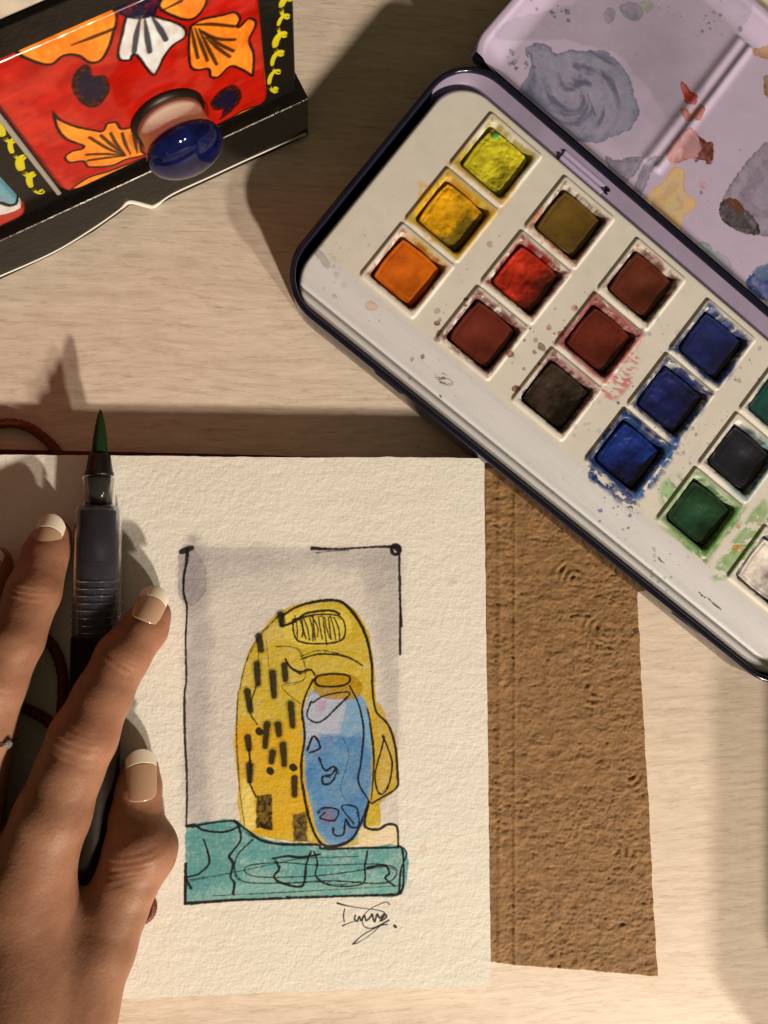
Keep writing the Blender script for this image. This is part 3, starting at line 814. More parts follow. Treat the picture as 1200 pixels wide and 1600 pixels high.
A_ = alb
pans = [
    (0, 0, 'lemon', 'lemon yellow paint pan, crumbly, with a green fleck, at the tin corner', A_(216, 196, 34), A_(150, 134, 16), .6, .5, (.1, .15), .1, 1, .35),
    (0, 1, 'amber', 'deep golden yellow paint pan with an olive smear on one side', A_(246, 164, 4), A_(150, 110, 8), .55, .55, (-.2, .2), .1, 2, .25),
    (0, 2, 'orange', 'bright orange paint pan between golden yellow pan and front edge', A_(214, 102, 2), A_(180, 78, 2), .5, .12, (.0, .0), .2, 3, 0),
    (1, 0, 'ochre', 'olive brown ochre paint pan beside the lemon yellow one', A_(104, 76, 20), A_(84, 56, 14), .5, .12, (0, 0), .35, 4, 0),
    (1, 1, 'vermilion', 'vivid vermilion red paint pan with a worn hollow', A_(190, 44, 22), A_(128, 22, 8), .34, .9, (0, .2), .6, 5, 0),
    (1, 2, 'maroon', 'flat maroon brown paint pan nearest the orange one along the front row', A_(106, 36, 22), A_(88, 26, 14), .42, .10, (0, 0), .3, 6, 0),
    (2, 0, 'rust', 'rust brown paint pan with faint embossing by the hinge side', A_(98, 38, 20), A_(80, 30, 14), .42, .16, (0, 0), .25, 7, 0),
    (2, 1, 'crimson', 'dark crimson paint pan between the rust and black brown ones', A_(100, 32, 20), A_(78, 20, 12), .38, .25, (0, .25), .4, 8, 0),
    (2, 2, 'umber', 'nearly black umber paint pan with a wet grey sheen', A_(58, 44, 32), A_(30, 20, 10), .28, 1.0, (0, .3), .5, 9, 0),
    (3, 0, 'ultramarine', 'ultramarine blue paint pan by the hinge side, dark at its rim', A_(22, 36, 90), A_(14, 16, 46), .42, .2, (0, .1), .3, 10, 0),
    (3, 1, 'indigo', 'deep indigo blue paint pan, middle one of the three blues', A_(20, 30, 84), A_(10, 12, 40), .36, .7, (.1, .3), .4, 11, 0),
    (3, 2, 'prussian', 'glossy prussian blue paint pan with wet front edge and blue splashes around', A_(16, 46, 112), A_(6, 18, 64), .24, .9, (0, .25), .5, 12, 0),
    (4, 0, 'viridian', 'teal green paint pan cut by the right edge of the photo', A_(20, 66, 58), A_(12, 50, 44), .42, .2, (0, 0), .3, 13, 0),
    (4, 1, 'payne', 'blue black paint pan above the dark green pan', A_(26, 26, 36), A_(18, 18, 26), .4, .22, (0, 0), .3, 14, 0),
    (4, 2, 'sap', 'dark green paint pan ringed with light green washes', A_(22, 62, 36), A_(14, 42, 20), .38, .25, (0, .15), .3, 15, 0),
    (5, 2, 'white', 'off-white paint pan with dark grime around its edges', A_(232, 214, 186), A_(176, 160, 150), .5, .45, (0, 0), .2, 16, .1),
]
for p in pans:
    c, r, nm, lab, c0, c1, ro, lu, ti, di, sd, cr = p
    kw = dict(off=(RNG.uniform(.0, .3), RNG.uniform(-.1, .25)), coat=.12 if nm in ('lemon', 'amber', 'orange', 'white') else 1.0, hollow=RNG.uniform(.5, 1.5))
    kw.update({'amber': dict(side_mix=.9, c2=A_(104, 84, 8)), 'vermilion': dict(side_mix=.9, c2=A_(70, 16, 6)), 'umber': dict(side_mix=.9, c2=A_(16, 10, 4)), 'lemon': dict(side_mix=.6, c2=A_(120, 104, 10)), 'orange': dict(side_mix=.2), 'prussian': dict(side_mix=.8, c2=A_(4, 10, 40)), 'white': dict(side_mix=.7, c2=A_(150, 138, 128))}.get(nm, {}))
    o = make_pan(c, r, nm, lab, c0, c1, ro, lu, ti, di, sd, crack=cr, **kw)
    o['at'] = [float(x) for x in o['at']]
# the green fleck of the lemon pan
lem = [o for o in bpy.data.objects if o.name == 'paint_pan'][0]
fl = tin_map(18.8)([(768, 210), (776, 207), (781, 211), (779, 216), (772, 217)])
c3 = TW(fl[:, 0], fl[:, 1], np.full(5, 18.9))
part(lem, 'dried_green_fleck', loops([c3 - (0, 0, .5), c3, c3 * .5 + c3.mean(0) * .5 + (0, 0, .15)]), mat('dried_green', A_(80, 160, 80), .6))

# ================================================================== SKETCHBOOK
PAGE_Z = 12.0
book = thing('sketchbook', 'handmade sketchbook with deckled cream page and rough brown paper cover', 'sketchbook', (*P(380, 1120, 0), 0.0))


def page_map(px):
    q = np.asarray(px, float); return P(q[:, 0], q[:, 1], PAGE_Z)


edge_px = [(-90, 709), (0, 710.5), (120, 711.5), (300, 713), (480, 715), (620, 714), (757, 716), (758, 850), (760, 1000), (762, 1150), (764, 1300), (766, 1440), (767.5, 1540),
           (700, 1543), (560, 1546), (420, 1551), (300, 1557), (190, 1561), (60, 1568), (-90, 1572)]
edge = page_map(edge_px)
x0, y0 = edge.min(0) - 2; x1, y1 = edge.max(0) + 2
pg = Paint(x0, y0, x1, y1, 0.19, A_(229, 214, 186), page_map)
X, Y = pg.X, pg.Y
pg.img *= (1 + .05 * fbm(X, Y, 25, 91, 3) + .06 * fbm(X, Y, 1.3, 92, 4))[..., None]
INK = (0.013, 0.011, 0.013)
GW = A_(166, 150, 138)
# grey wash behind the motif
pg.wash([(294, 856), (400, 856), (520, 855), (622, 856), (624, 960), (622, 1100), (622, 1290), (500, 1300), (400, 1296), (292, 1288), (290, 1150), (291, 1000)], A_(196, 180, 160), .55, .6, 3, .3, edge=.15, gran=.5, gs=16, seed=1, closed_n=2, smooth=False, edgecol=GW)
pg.wash([(290, 858), (318, 856), (330, 960), (328, 1100), (322, 1200), (330, 1292), (292, 1286), (290, 1100)], A_(150, 136, 130), .5, 2.2, 9, 3.0, gran=.5, gs=9, seed=2)
pg.wash([(294, 858), (420, 857), (560, 857), (622, 858), (618, 890), (520, 886), (430, 892), (360, 900), (300, 960)], A_(160, 146, 138), .4, 3, 9, 3.0, gran=.6, gs=10, seed=3)
pg.wash([(560, 870), (622, 862), (624, 1000), (622, 1160), (600, 1140), (590, 1010), (575, 940)], A_(168, 152, 140), .45, 3, 10, 3.5, gran=.5, gs=10, seed=4)
pg.wash([(280, 862), (296, 852), (312, 870), (322, 900), (318, 930), (300, 945), (284, 940), (276, 910)], A_(140, 128, 122), .55, 1.2, 4, .4, edge=.4, ew=.6, gran=.4, seed=5, edgecol=A_(110, 100, 98))
# plain stand-in motif: a mustard rounded hill with dark dashes, a blue jar shape, a teal band
MU, MD = A_(200, 166, 44), A_(176, 140, 20)
hill = [(378, 1292), (372, 1230), (369, 1150), (372, 1085), (384, 1030), (408, 985), (440, 955), (480, 940), (520, 938), (552, 952), (574, 985), (584, 1040), (588, 1100), (590, 1160), (592, 1230), (590, 1300), (540, 1322), (470, 1316), (420, 1310)]
pg.wash(hill, A_(226, 200, 120), .5, .8, 4, .6, seed=6)
pg.wash(hill, MU, .93, .7, 4, .25, edge=.45, ew=.6, gran=.25, gs=8, seed=7, edgecol=A_(160, 124, 20))
pg.wash([(372, 1120), (420, 1135), (470, 1125), (478, 1200), (480, 1300), (430, 1308), (382, 1290), (370, 1200)], A_(214, 160, 26), .75, 1.5, 5, .8, gran=.35, gs=6, seed=8)
pg.wash([(376, 1230), (392, 1220), (400, 1290), (380, 1290)], A_(232, 206, 110), .7, 1.2, 5, .8, seed=9)
pg.wash([(440, 965), (490, 950), (540, 958), (548, 990), (500, 1008), (450, 1002)], A_(222, 192, 72), .8, 1, 5, .6, seed=10)
leaf = [(586, 1100), (606, 1125), (619, 1165), (622, 1220), (604, 1246), (580, 1256), (572, 1190)]
pg.wash(leaf, A_(196, 158, 44), .9, .6, 4, .25, edge=.4, ew=.5, seed=11, edgecol=A_(150, 110, 24))
jar = [(486, 1080), (530, 1074), (568, 1092), (578, 1140), (580, 1200), (574, 1260), (556, 1308), (520, 1322), (498, 1302), (484, 1250), (476, 1190), (474, 1130)]
pg.wash(jar, A_(120, 158, 180), .95, .7, 4, .25, edge=.4, ew=.6, gran=.3, gs=7, seed=12, edgecol=A_(70, 110, 150))
pg.wash([(480, 1090), (510, 1082), (536, 1090), (536, 1130), (520, 1165), (486, 1178), (474, 1150)], A_(184, 178, 180), .8, 1.5, 5, .8, seed=13)
pg.wash([(478, 1170), (530, 1150), (576, 1160), (578, 1240), (560, 1300), (520, 1318), (492, 1280)], A_(76, 122, 158), .75, 2, 6, 1.2, gran=.5, gs=6, seed=14)
pg.wash([(494, 1098), (508, 1094), (508, 1108), (496, 1112)], A_(186, 132, 146), .6, 1, 3, .5, seed=15)
pg.wash([(502, 1268), (518, 1264), (522, 1282), (506, 1288)], A_(130, 100, 120), .7, .8, 3, .3, seed=16)
pg.wash([(492, 1056), (544, 1054), (566, 1072), (552, 1092), (500, 1088)], A_(178, 132, 14), .92, .6, 4, .25, edge=.4, seed=17)
pg.wash([(560, 1292), (590, 1290), (622, 1291), (624, 1322), (560, 1324)], A_(232, 204, 150), .8, .5, 4, .3, edge=.25, seed=18, edgecol=A_(214, 160, 130), smooth=False)
TE = A_(98, 152, 140)
base = [(291, 1292), (330, 1284), (366, 1281), (392, 1300), (420, 1312), (470, 1318), (510, 1326), (560, 1325), (632, 1324), (628, 1396), (560, 1400), (420, 1406), (330, 1409), (290, 1411), (290, 1350)]
pg.wash(base, TE, .95, .5, 3, .2, edge=.3, ew=.6, gran=.3, gs=8, seed=19, edgecol=A_(70, 124, 116), closed_n=3)
pg.wash([(300, 1300), (360, 1290), (372, 1340), (340, 1380), (298, 1390)], A_(78, 136, 128), .6, 2, 8, 2, gran=.4, seed=20)
pg.wash([(400, 1370), (500, 1380), (620, 1370), (622, 1392), (430, 1402), (330, 1404)], A_(138, 178, 154), .6, 2, 8, 2, gran=.4, seed=21)
pg.wash([(655, 1320), (666, 1319), (667, 1331), (656, 1332)], A_(226, 190, 160), .6, .2, 2, .3, seed=22, smooth=False)
# ink: frame
pg.ink([(293, 858), (291, 880), (287, 905), (287, 930), (292, 950), (290, 1000), (291, 1060), (288, 1090), (289, 1160), (292, 1220), (291, 1290)], (.9, .6, .5, .7, .5), INK, seed=1)
pg.ink([(284, 862), (293, 858), (300, 856)], (1.4, 1.6, 1.2), INK, seed=2, rough=.6)
pg.ink([(488, 857), (530, 858), (580, 855), (622, 854)], (1.1, .5, .6, .9), INK, seed=3)
pg.ink([(494, 864), (520, 861), (545, 860)], .3, INK, .8, seed=4)
pg.ink([(612, 855), (613, 864), (619, 866), (625, 860), (622, 853), (614, 853), (622, 861)], 1.0, INK, seed=5)
pg.ink([(624, 856), (624, 920), (627, 978)], (.8, .5, .8), INK, seed=6)
pg.ink([(626, 900), (625, 970), (625, 1022)], (.3, .6, .8), INK, seed=7)
pg.ink([(290, 1350), (289, 1412), (360, 1407), (450, 1404), (540, 1400), (618, 1398), (624, 1395)], (.8, .9, .6, .6, .9), INK, smooth=False, seed=8)
pg.ink([(622, 1322), (629, 1330), (630, 1380), (624, 1395), (626, 1360), (635, 1335), (630, 1324)], (.7, .5, .8, .4, .4), INK, seed=9)
# ink: band scribbles
pg.ink([(292, 1291), (305, 1290), (320, 1298), (350, 1300), (372, 1291), (366, 1283), (330, 1286), (300, 1292)], (.9, .6, .5, .7), INK, seed=10)
pg.ink([(372, 1291), (376, 1312), (362, 1332), (358, 1340), (364, 1350), (360, 1370), (366, 1380), (364, 1396)], (.6, .5, .8, .5, .9), INK, seed=11)
pg.ink([(318, 1312), (324, 1330), (326, 1350), (310, 1366), (292, 1372), (298, 1388)], (.5, .6, .5, .8), INK, seed=12)
pg.ink([(290, 1376), (350, 1366), (420, 1352), (470, 1342), (560, 1338)], .25, INK, .75, seed=13)
pg.ink([(396, 1312), (372, 1335), (366, 1360), (380, 1378), (440, 1380), (520, 1376), (600, 1380), (620, 1360), (590, 1350), (500, 1352), (440, 1348), (385, 1354), (400, 1370), (500, 1368), (610, 1352)], .35, INK, .85, seed=14)
pg.ink([(430, 1346), (436, 1358), (428, 1370), (440, 1380), (472, 1384), (478, 1352), (486, 1330)], (.5, .7, .5), INK, seed=15)
pg.ink([(490, 1330), (496, 1348), (494, 1370), (520, 1384), (566, 1380), (570, 1352), (574, 1330)], (.5, .4, .6), INK, seed=16)
pg.ink([(574, 1356), (600, 1352), (608, 1364), (602, 1372), (616, 1384)], .6, INK, seed=17)
pg.ink([(333, 1400), (420, 1396), (520, 1390), (620, 1384)], .25, INK, .7, seed=18)
pg.ink([(366, 1282), (392, 1302), (410, 1314), (440, 1319), (494, 1320), (506, 1326), (560, 1325), (622, 1324)], (.6, .7, .8, .6), INK, seed=19)
pg.ink([(500, 1335), (470, 1340), (450, 1338), (425, 1342)], (.6, .8, .5), INK, seed=20)
# ink: hill outline, loose coil and dashes
pg.ink([(441, 962), (470, 946), (520, 938), (545, 950), (568, 985), (580, 1030), (582, 1080), (588, 1112), (606, 1132), (617, 1165), (621, 1210), (620, 1230), (600, 1244), (580, 1256)], (.5, .9, .6, .7, .5), INK, seed=21)
pg.ink([(441, 962), (440, 978), (462, 970), (480, 958), (516, 954), (530, 960)], .7, INK, seed=22)
for k_ in range(13):
    x_ = 462 + k_ * 5.2; pg.ink([(x_ + RNG.normal(0, 1.5), 966 + RNG.normal(0, 2)), (x_ + 3 + RNG.normal(0, 2), 982), (x_ + RNG.normal(0, 2) + 5, 1000 + RNG.normal(0, 3))], .42, INK, .9, seed=300 + k_)
pg.ink([(458, 968), (500, 960), (534, 966), (536, 998), (500, 1006), (464, 1000), (457, 970)], .5, INK, seed=23)
pg.ink([(446, 1030), (455, 1044), (470, 1050), (484, 1046), (492, 1055)], (.5, .7, .5), INK, seed=24)
pg.ink([(470, 1030), (500, 1022), (540, 1026), (566, 1040)], (.4, .6, .4), INK, seed=25)
pg.ink([(496, 1056), (492, 1064), (500, 1072), (530, 1072), (545, 1066), (544, 1056), (520, 1053), (496, 1056)], .6, INK, seed=26)
DK = A_(40, 32, 22)
for i, q in enumerate(([(404, 994), (408, 1016)], [(401, 1038), (403, 1068)], [(426, 1052), (428, 1088)], [(386, 1080), (391, 1110)], [(454, 1100), (457, 1134)], [(417, 1132), (414, 1166)],
                       [(387, 1152), (389, 1170)], [(390, 1196), (390, 1220)], [(442, 1164), (444, 1194)], [(460, 1216), (460, 1242)], [(434, 1132), (436, 1148)], [(438, 960), (441, 976)], [(444, 1040), (446, 1062)], [(426, 1176), (424, 1190)])):
    pg.ink(q, (2.7 if i % 3 else 2.2, 2.1), DK, .45, soft=.5, rough=.6, seed=40 + i, smooth=False)
    pg.ink(q, (1.75, 1.45), INK, .9, rough=.45, seed=60 + i, smooth=False, soft=.14)
pg.wash([(401, 1242), (425, 1240), (426, 1298), (400, 1294)], INK, .86, .5, 2, .3, gran=.2, seed=61, smooth=False)
pg.wash([(457, 1272), (480, 1270), (480, 1316), (458, 1314)], A_(60, 48, 34), .85, .7, 2, .5, gran=.3, seed=62, smooth=False)
for x, y in ((421, 1204), (457, 1198), (404, 1142)): pg.ink([(x, y), (x + 2, y + 2)], 1.8, INK, seed=x)
pg.ink([(372, 1080), (369, 1150), (374, 1230), (382, 1290)], .3, INK, .8, seed=170)
pg.ink([(440, 958), (408, 990), (386, 1030), (374, 1078)], .3, INK, .8, seed=171)
pg.ink([(430, 1010), (466, 1016), (476, 1060), (440, 1072), (470, 1100)], .3, INK, .7, seed=172)
pg.ink([(404, 1014), (403, 1040)], .3, INK, .7, seed=70); pg.ink([(404, 1066), (398, 1080), (390, 1110), (402, 1132)], .4, INK, .8, seed=71)
pg.ink([(389, 1170), (391, 1196), (390, 1222), (400, 1245)], .5, INK, seed=72); pg.ink([(416, 1000), (424, 1080)], .25, INK, .6, seed=73)
# ink: jar and leaf
pg.ink([(490, 1062), (480, 1080), (472, 1110), (476, 1150), (470, 1200), (476, 1250), (486, 1290), (502, 1318), (524, 1322), (548, 1312), (562, 1290), (576, 1252)], (.5, .7, .6, .9, .6), INK, seed=74)
pg.ink([(546, 1072), (560, 1100), (568, 1140), (564, 1190), (560, 1222), (578, 1254)], (.4, .6, .5), INK, seed=75)
pg.ink([(486, 1096), (480, 1120), (500, 1128), (530, 1102), (546, 1082), (510, 1086), (488, 1098)], .45, INK, seed=76)
pg.ink([(480, 1172), (490, 1150), (500, 1168), (484, 1176)], .6, INK, seed=77)
pg.ink([(498, 1184), (508, 1204), (520, 1198), (526, 1204), (518, 1222), (506, 1226), (504, 1214), (518, 1210), (524, 1200)], .55, INK, seed=78)
pg.ink([(496, 1270), (506, 1262), (528, 1266), (522, 1282), (500, 1278), (508, 1270)], .5, INK, seed=79)
pg.ink([(520, 1294), (522, 1304), (536, 1304), (540, 1280), (548, 1292), (560, 1290), (558, 1264), (544, 1258), (534, 1262), (552, 1286)], .5, INK, seed=80)
pg.ink([(534, 1150), (545, 1180), (532, 1230), (540, 1250)], .22, INK, .6, seed=81)
pg.ink([(574, 1108), (580, 1140), (584, 1190), (580, 1250)], (.5, .6, .4), INK, seed=82)
pg.ink([(598, 1150), (612, 1190), (606, 1230), (592, 1240), (586, 1210), (596, 1170), (600, 1152)], .5, INK, seed=83)
pg.ink([(576, 1256), (570, 1290), (590, 1296), (606, 1288), (620, 1292), (622, 1320)], (.6, .8, .6), INK, seed=84)
# signature
for i, (q, w) in enumerate(((((527, 1411), (540, 1414.5), (560, 1418), (585, 1421), (598, 1424), (601, 1427)), (.9, .4, .4, .5)), (((538.5, 1420), (536.5, 1430), (537.7, 1440)), .55), (((535, 1446), (545, 1442), (554, 1439)), (.7, .4, .3)),
                            (((555, 1430), (554, 1436), (558, 1439), (561, 1432), (564, 1438), (569, 1430), (572, 1438), (579, 1432), (581, 1428), (585, 1440), (589, 1428), (593, 1434), (600, 1428), (604, 1432), (598, 1437), (594, 1438), (600, 1431)), .75),
                            (((608, 1413), (604, 1409), (594, 1412), (580, 1419), (570, 1428), (566, 1440), (570, 1448), (580, 1450), (592, 1446), (607, 1437.5)), (.5, .4, .4, .5, .8)),
                            (((605, 1444), (594, 1446), (580, 1453), (566, 1461), (553, 1473), (552, 1474.5), (560, 1472), (580, 1459), (596, 1444)), (.6, .5, .5, .8, .3, .5)), (((616, 1446), (618, 1448)), 1.1))):
    pg.stroke(list(q), w, INK, .95, seed=90 + i, soft=.08, rough=.1)
for k in range(55):
    x, y = RNG.uniform(x0 + 4, x1 - 4), RNG.uniform(y0 + 4, y1 - 4)
    pg.stroke([(x, y), (x + RNG.normal(0, .5), y + RNG.normal(0, .4))], .16, A_(120, 96, 70), .6, mm=True, smooth=False, seed=k)
pg.wash([(700, 905), (712, 903), (714, 912), (702, 914)], A_(196, 174, 140), .4, .4, 2, .4, seed=23)

page_m = mat('cold_pressed_paper', (1, 1, 1), 0.9, 0.15, img=pg.image('page_paint'),
             bump=((760, 4, 0.17, (1, 1, 1)), (330, 3, 0.22, (1.5, .8, 1)), (130, 3, 0.34, (.8, 1.4, 1)), (2000, 2, 0.04, (1, 1, 1))))


def leaf_mesh(z, thick, out, step=1.2, rag=0.35, seed=0, wave=0.5, uvp=None):
    """one deckled sheet: a grid cut to the outline, with a thin skirt"""
    o = np.concatenate([a + (b - a) * np.linspace(0, 1, 6, endpoint=False)[:, None] for a, b in zip(out, np.roll(out, -1, 0))])
    d = np.cumsum(np.r_[0, np.linalg.norm(np.diff(np.r_[o, o[:1]], axis=0), axis=1)]); n = int(d[-1] / step)
    s = np.linspace(0, d[-1], n, endpoint=False); oc = np.r_[o, o[:1]]
    rim_ = np.stack([np.interp(s, d, oc[:, 0]), np.interp(s, d, oc[:, 1])], -1)
    c = rim_.mean(0); nrm = rim_ - c; nrm /= np.linalg.norm(nrm, axis=1)[:, None]
    rim_ = rim_ + nrm * (rag * 2 * fbm(s, s * 0 + seed, 5, seed, 4, .6))[:, None]
    rings = []; hz = lambda q: z + wave * 2 * fbm(q[:, 0], q[:, 1], 90, seed + 5, 2)
    m = 60
    rings.append(np.c_[rim_, hz(rim_) - thick])
    for k in range(m + 1):
        f = 1 - (k / m) * .985
        q = c + (rim_ - c) * f; rings.append(np.c_[q, hz(q)])
    V, Fc = loops(rings, False, True)
    return V, Fc


V, Fc = leaf_mesh(PAGE_Z, 0.35, edge, 1.5, 0.3, 3, .35)
uu, vv = pg.uv(V[:, 0], V[:, 1])
page = part(book, 'drawn_page', (V, Fc), page_m, uv=np.stack([uu, vv], -1), sharp=50, label='top cream page with ink and watercolour motif and signature')
plain = mat('plain_paper', A_(222, 206, 176), .9, .15, bump=((620, 3, .3, (1, 1, 1)),))
for k in range(9):
    ins = edge.copy(); c = edge.mean(0); ins = c + (edge - c) * (1 - .006 - .003 * RNG.random())
    part(book, 'page', leaf_mesh(1.9 + k * 1.08, 0.7, ins + RNG.normal(0, .25, 2), 3.0, .3, 20 + k, .12), plain, sharp=50)

# rough brown paper cover: back board under the block and a wide flap to the right
cover_m = mat('rough_brown_paper', A_(140, 101, 60), .7, .25, bump=((600, 5, .20, (.8, 1.5, 1)), (1800, 4, .08, (1, 1, 1))), var=(240, .70, 1.18))


def crinkle(x, y):
    r1 = 1 - abs(fbm(x, y * 1.5, 9, 201, 4, .55)) * 5.0
    r2 = 1 - abs(fbm(x, y * 1.4, 4, 207, 4, .6)) * 4.0
    r3 = 1 - abs(fbm(x + .4 * y, y * 1.2, 2.0, 211, 3, .6)) * 3.4
    mask_ = .55 + 1.0 * fbm(x, y, 26, 215, 2)
    wx = x + 3.0 * fbm(x, y, 7, 261, 3); wy = y + 3.0 * fbm(x, y, 7, 265, 3)
    w1 = np.clip(1 - abs(fbm(wx * .6, wy * 1.5, 5.0, 271, 4, .58)) * 9, 0, 1) ** 2
    w2 = np.clip(1 - abs(fbm(wx * .7, wy * 1.6, 2.4, 275, 4, .6)) * 8, 0, 1) ** 2
    ft = sstep(-.12, .2, fbm(x, y, 13, 281, 3))
    pit = -.42 * w1 * ft - .26 * w2 * (1 - .5 * ft) - .34 * sstep(.22, .34, fbm(x * .4, y * 1.8, 2.2, 251, 3)) + .30 * fbm(wx * .35, wy * 2.2, 3.2, 283, 4)
    for cx_, cy_, rr_, n_ in ((948, 985, 8, 3), (930, 1080, 7, 3), (960, 1330, 9, 2), (985, 1420, 8, 3), (900, 905, 9, 2), (985, 1210, 7, 2)):
        c_ = P(cx_, cy_, 1.0); r_ = np.hypot(x - c_[0], (y - c_[1]) * 1.15)          # faint embossed curls
        aw_ = sstep(-.35, .6, np.cos(np.arctan2(y - c_[1], x - c_[0]) - cx_ * .7))
        pit = pit + .6 * aw_ * np.cos((r_ + 1.6 * fbm(x, y, 5, 310, 3)) * 2 * math.pi / 3.3) * np.exp(-(r_ / rr_) ** 2) * sstep(-.2, .1, fbm(x, y, 9, 290 + n_, 2))
    return pit + .30 * np.clip(r1, 0, 1) ** 3 + .9 * mask_ * (.34 * np.clip(r2, 0, 1) ** 3 + .26 * np.clip(r3, 0, 1) ** 3) + .5 * fbm(x, y, 18, 219, 3)


def cover_sheet(tl, tr, br, bl, nx, ny, z, th, rag):
    s = np.linspace(0, 1, nx)[None, :, None]; t = np.linspace(0, 1, ny)[:, None, None]
    tl, tr, br, bl = [np.asarray(a, float) for a in (tl, tr, br, bl)]
    q = (tl * (1 - s) + tr * s) * (1 - t) + (bl * (1 - s) + br * s) * t
    x, y = q[..., 0].copy(), q[..., 1].copy()
    lt = np.linspace(0, 1, ny); ls = np.linspace(0, 1, nx)
    x += (rag * 2 * fbm(y, y * 0, 7, 231, 4)) * (s[..., 0] > .96) + (rag * 1.0 * fbm(y, y * 0, 30, 235, 2) * 3) * s[..., 0]
    y += (rag * 2 * fbm(x, x * 0, 8, 233, 4)) * (t[..., 0] > .97)
    zz = z + crinkle(x, y)
    band_ = P(np.array([775.]), np.array([1100.]), 1)[0, 0]
    zz += .75 * np.exp(-((x - band_ - 1.5) / 1.2) ** 2) * (.6 + .8 * fbm(x, y, 3, 240, 3)) + .55 * np.exp(-((x - band_ - 8.0) / .7) ** 2) * (.7 + .8 * fbm(x, y, 5, 243, 3)) - .12 * np.exp(-((x - band_ - 6.4) / 1.0) ** 2) * (.3 + 1.6 * fbm(x, y, 6, 247, 3))
    top = np.stack([x, y, zz], -1).reshape(-1, 3)
    bot = top.copy(); bot[:, 2] = z - th
    f = grid_faces(ny, nx)
    f = f[:, ::-1]
    nT = len(top)
    rim_i = np.r_[np.arange(nx), np.arange(1, ny) * nx + nx - 1, (ny - 1) * nx + np.arange(nx - 2, -1, -1), np.arange(ny - 2, 0, -1) * nx]
    j = np.roll(rim_i, -1)
    sk = np.stack([rim_i, j, j + nT, rim_i + nT], -1)
    return np.concatenate([top, bot]), np.concatenate([f, sk, f[:, ::-1] + nT])


q = [P(*a, 1.0) for a in ((748, 640), (984, 700), (1028, 1526), (752, 1503))]
part(book, 'cover_flap', cover_sheet(*q, 190, 420, .75, .6, .35), cover_m, label='wide brown flap of the cover lying open')
dk = mat('brown_cover_board', A_(92, 40, 18), .75, .25, bump=((420, 5, .4, (1, 1, 1)),), var=(260, .7, 1.15))
q = [P(*a, 0.6) for a in ((-110, 700), (400, 711), (757, 722), (765, 1500), (300, 1540), (-110, 1560))]
part(book, 'back_cover', loops([np.c_[np.array(q), np.full(6, .1)], np.c_[np.array(q), np.full(6, 1.4)]]), dk, smooth=False)
q = [P(*a, 6) for a in ((-130, 702), (-92, 702), (-92, 1566), (-130, 1566))]
part(book, 'spine', box((*q[3], .1), (*(q[2] - q[3]), 0), (*(q[0] - q[3]), 0), (0, 0, 11.5), 1.5), dk, smooth=False)

# braided cord that ties the book
cord_m = mat('braided_leather_cord', A_(112, 48, 18), .55, .4, bump=((500, 2, .5, (1, 1, 1)),), var=(500, .5, 1.25))


def px_path(pts): return smooth_path([P3(*a) for a in pts], 8)


def cord(pts, r=1.9):
    p = px_path(pts); n = 12; V, Fc = tube(p, r, n)
    k = np.arange(len(V)); ring = np.minimum(k // n, len(p) - 1); ang_ = (k % n) / n * 2 * math.pi
    w = 1 + .10 * np.sin(3 * (ang_ + ring * .8))
    V = p[ring] + (V - p[ring]) * w[:, None]
    return V, Fc


part(book, 'cord', cord([(-60, 690, 2.4), (-20, 668, 2.4), (15, 661, 2.4), (45, 668, 2.4), (70, 685, 2.4), (88, 704, 2.2), (95, 722, 2.0)]), cord_m, label='braided brown cord looping off the top of the cover')
part(book, 'cord', cord([(40, 950, 14.2), (64, 988, 14.2), (86, 1016, 14.2), (97, 1050, 14.2), (98, 1085, 14.2), (96, 1120, 14.2)]), cord_m)
part(book, 'cord', cord([(-20, 1105, 14.2), (25, 1104, 14.2), (50, 1112, 14.2), (78, 1130, 14.2), (100, 1170, 14.2)]), cord_m)
part(book, 'cord', cord([(215, 1440, 14.2), (228, 1436, 14.2), (236, 1428, 14.2), (239, 1416, 14.0), (236, 1405, 13.8)], 1.6), cord_m, label='cord end showing beside the thumb')

# ================================================================== PAINTED DRAWER CHEST
A0 = P(0, 437, 0); B0 = P(475, 215, 0)
EX = (B0 - A0) / np.linalg.norm(B0 - A0); NX = np.array([EX[1], -EX[0]])       # along the front, and out of it
if NX[1] > 0: NX = -NX
E3 = np.array([*EX, 0.]); N3 = np.array([*NX, 0.]); Z3 = np.array([0, 0, 1.])


def on_plane(px, py, org):
    """where the view ray through a photo pixel meets the upright plane through org: (along, height)"""
    d = np.array([*(P(px, py, 0)), 0.]) - np.array([0, 0, CAM_H]); c = np.array([0, 0, CAM_H])
    t = ((np.array([*org, 0.]) - c) @ N3) / (d @ N3); w = c + d * t
    return np.array([(w[:2] - np.asarray(org)) @ EX, w[2]])


C0 = A0                                                   # front of the base
zt = on_plane(487, 152, C0)[1]; BASE_Z = float(zt)
C1 = P(440, 152, BASE_Z); C1 = A0 + NX * ((C1 - A0) @ NX)   # front of the body
S_END = on_plane(482, 183, C0)[0]
black = mat('glossy_black_paint', (0.009, 0.008, 0.007), .2, .22, bump=((700, 4, .10, (1, 1, 1)), (90, 3, .35, (1, 1, 1))), rough_var=.08)
white_p = mat('white_slip_paint', A_(226, 210, 180, .9), .5)
yel_p = mat('yellow_slip_paint', A_(214, 192, 20, .72), .35)
chest = thing('drawer_chest', 'black painted mini drawer chest with red floral ceramic tile drawer and blue knob', 'drawer chest', (*(A0 + EX * 60), 0))


def CW(s, z, out, org=None):
    org = C0 if org is None else org
    s = np.asarray(s, float); z = np.broadcast_to(np.asarray(z, float), s.shape); out = np.broadcast_to(np.asarray(out, float), s.shape)
    return np.stack([org[0] + EX[0] * s + NX[0] * out, org[1] + EX[1] * s + NX[1] * out, z], -1)


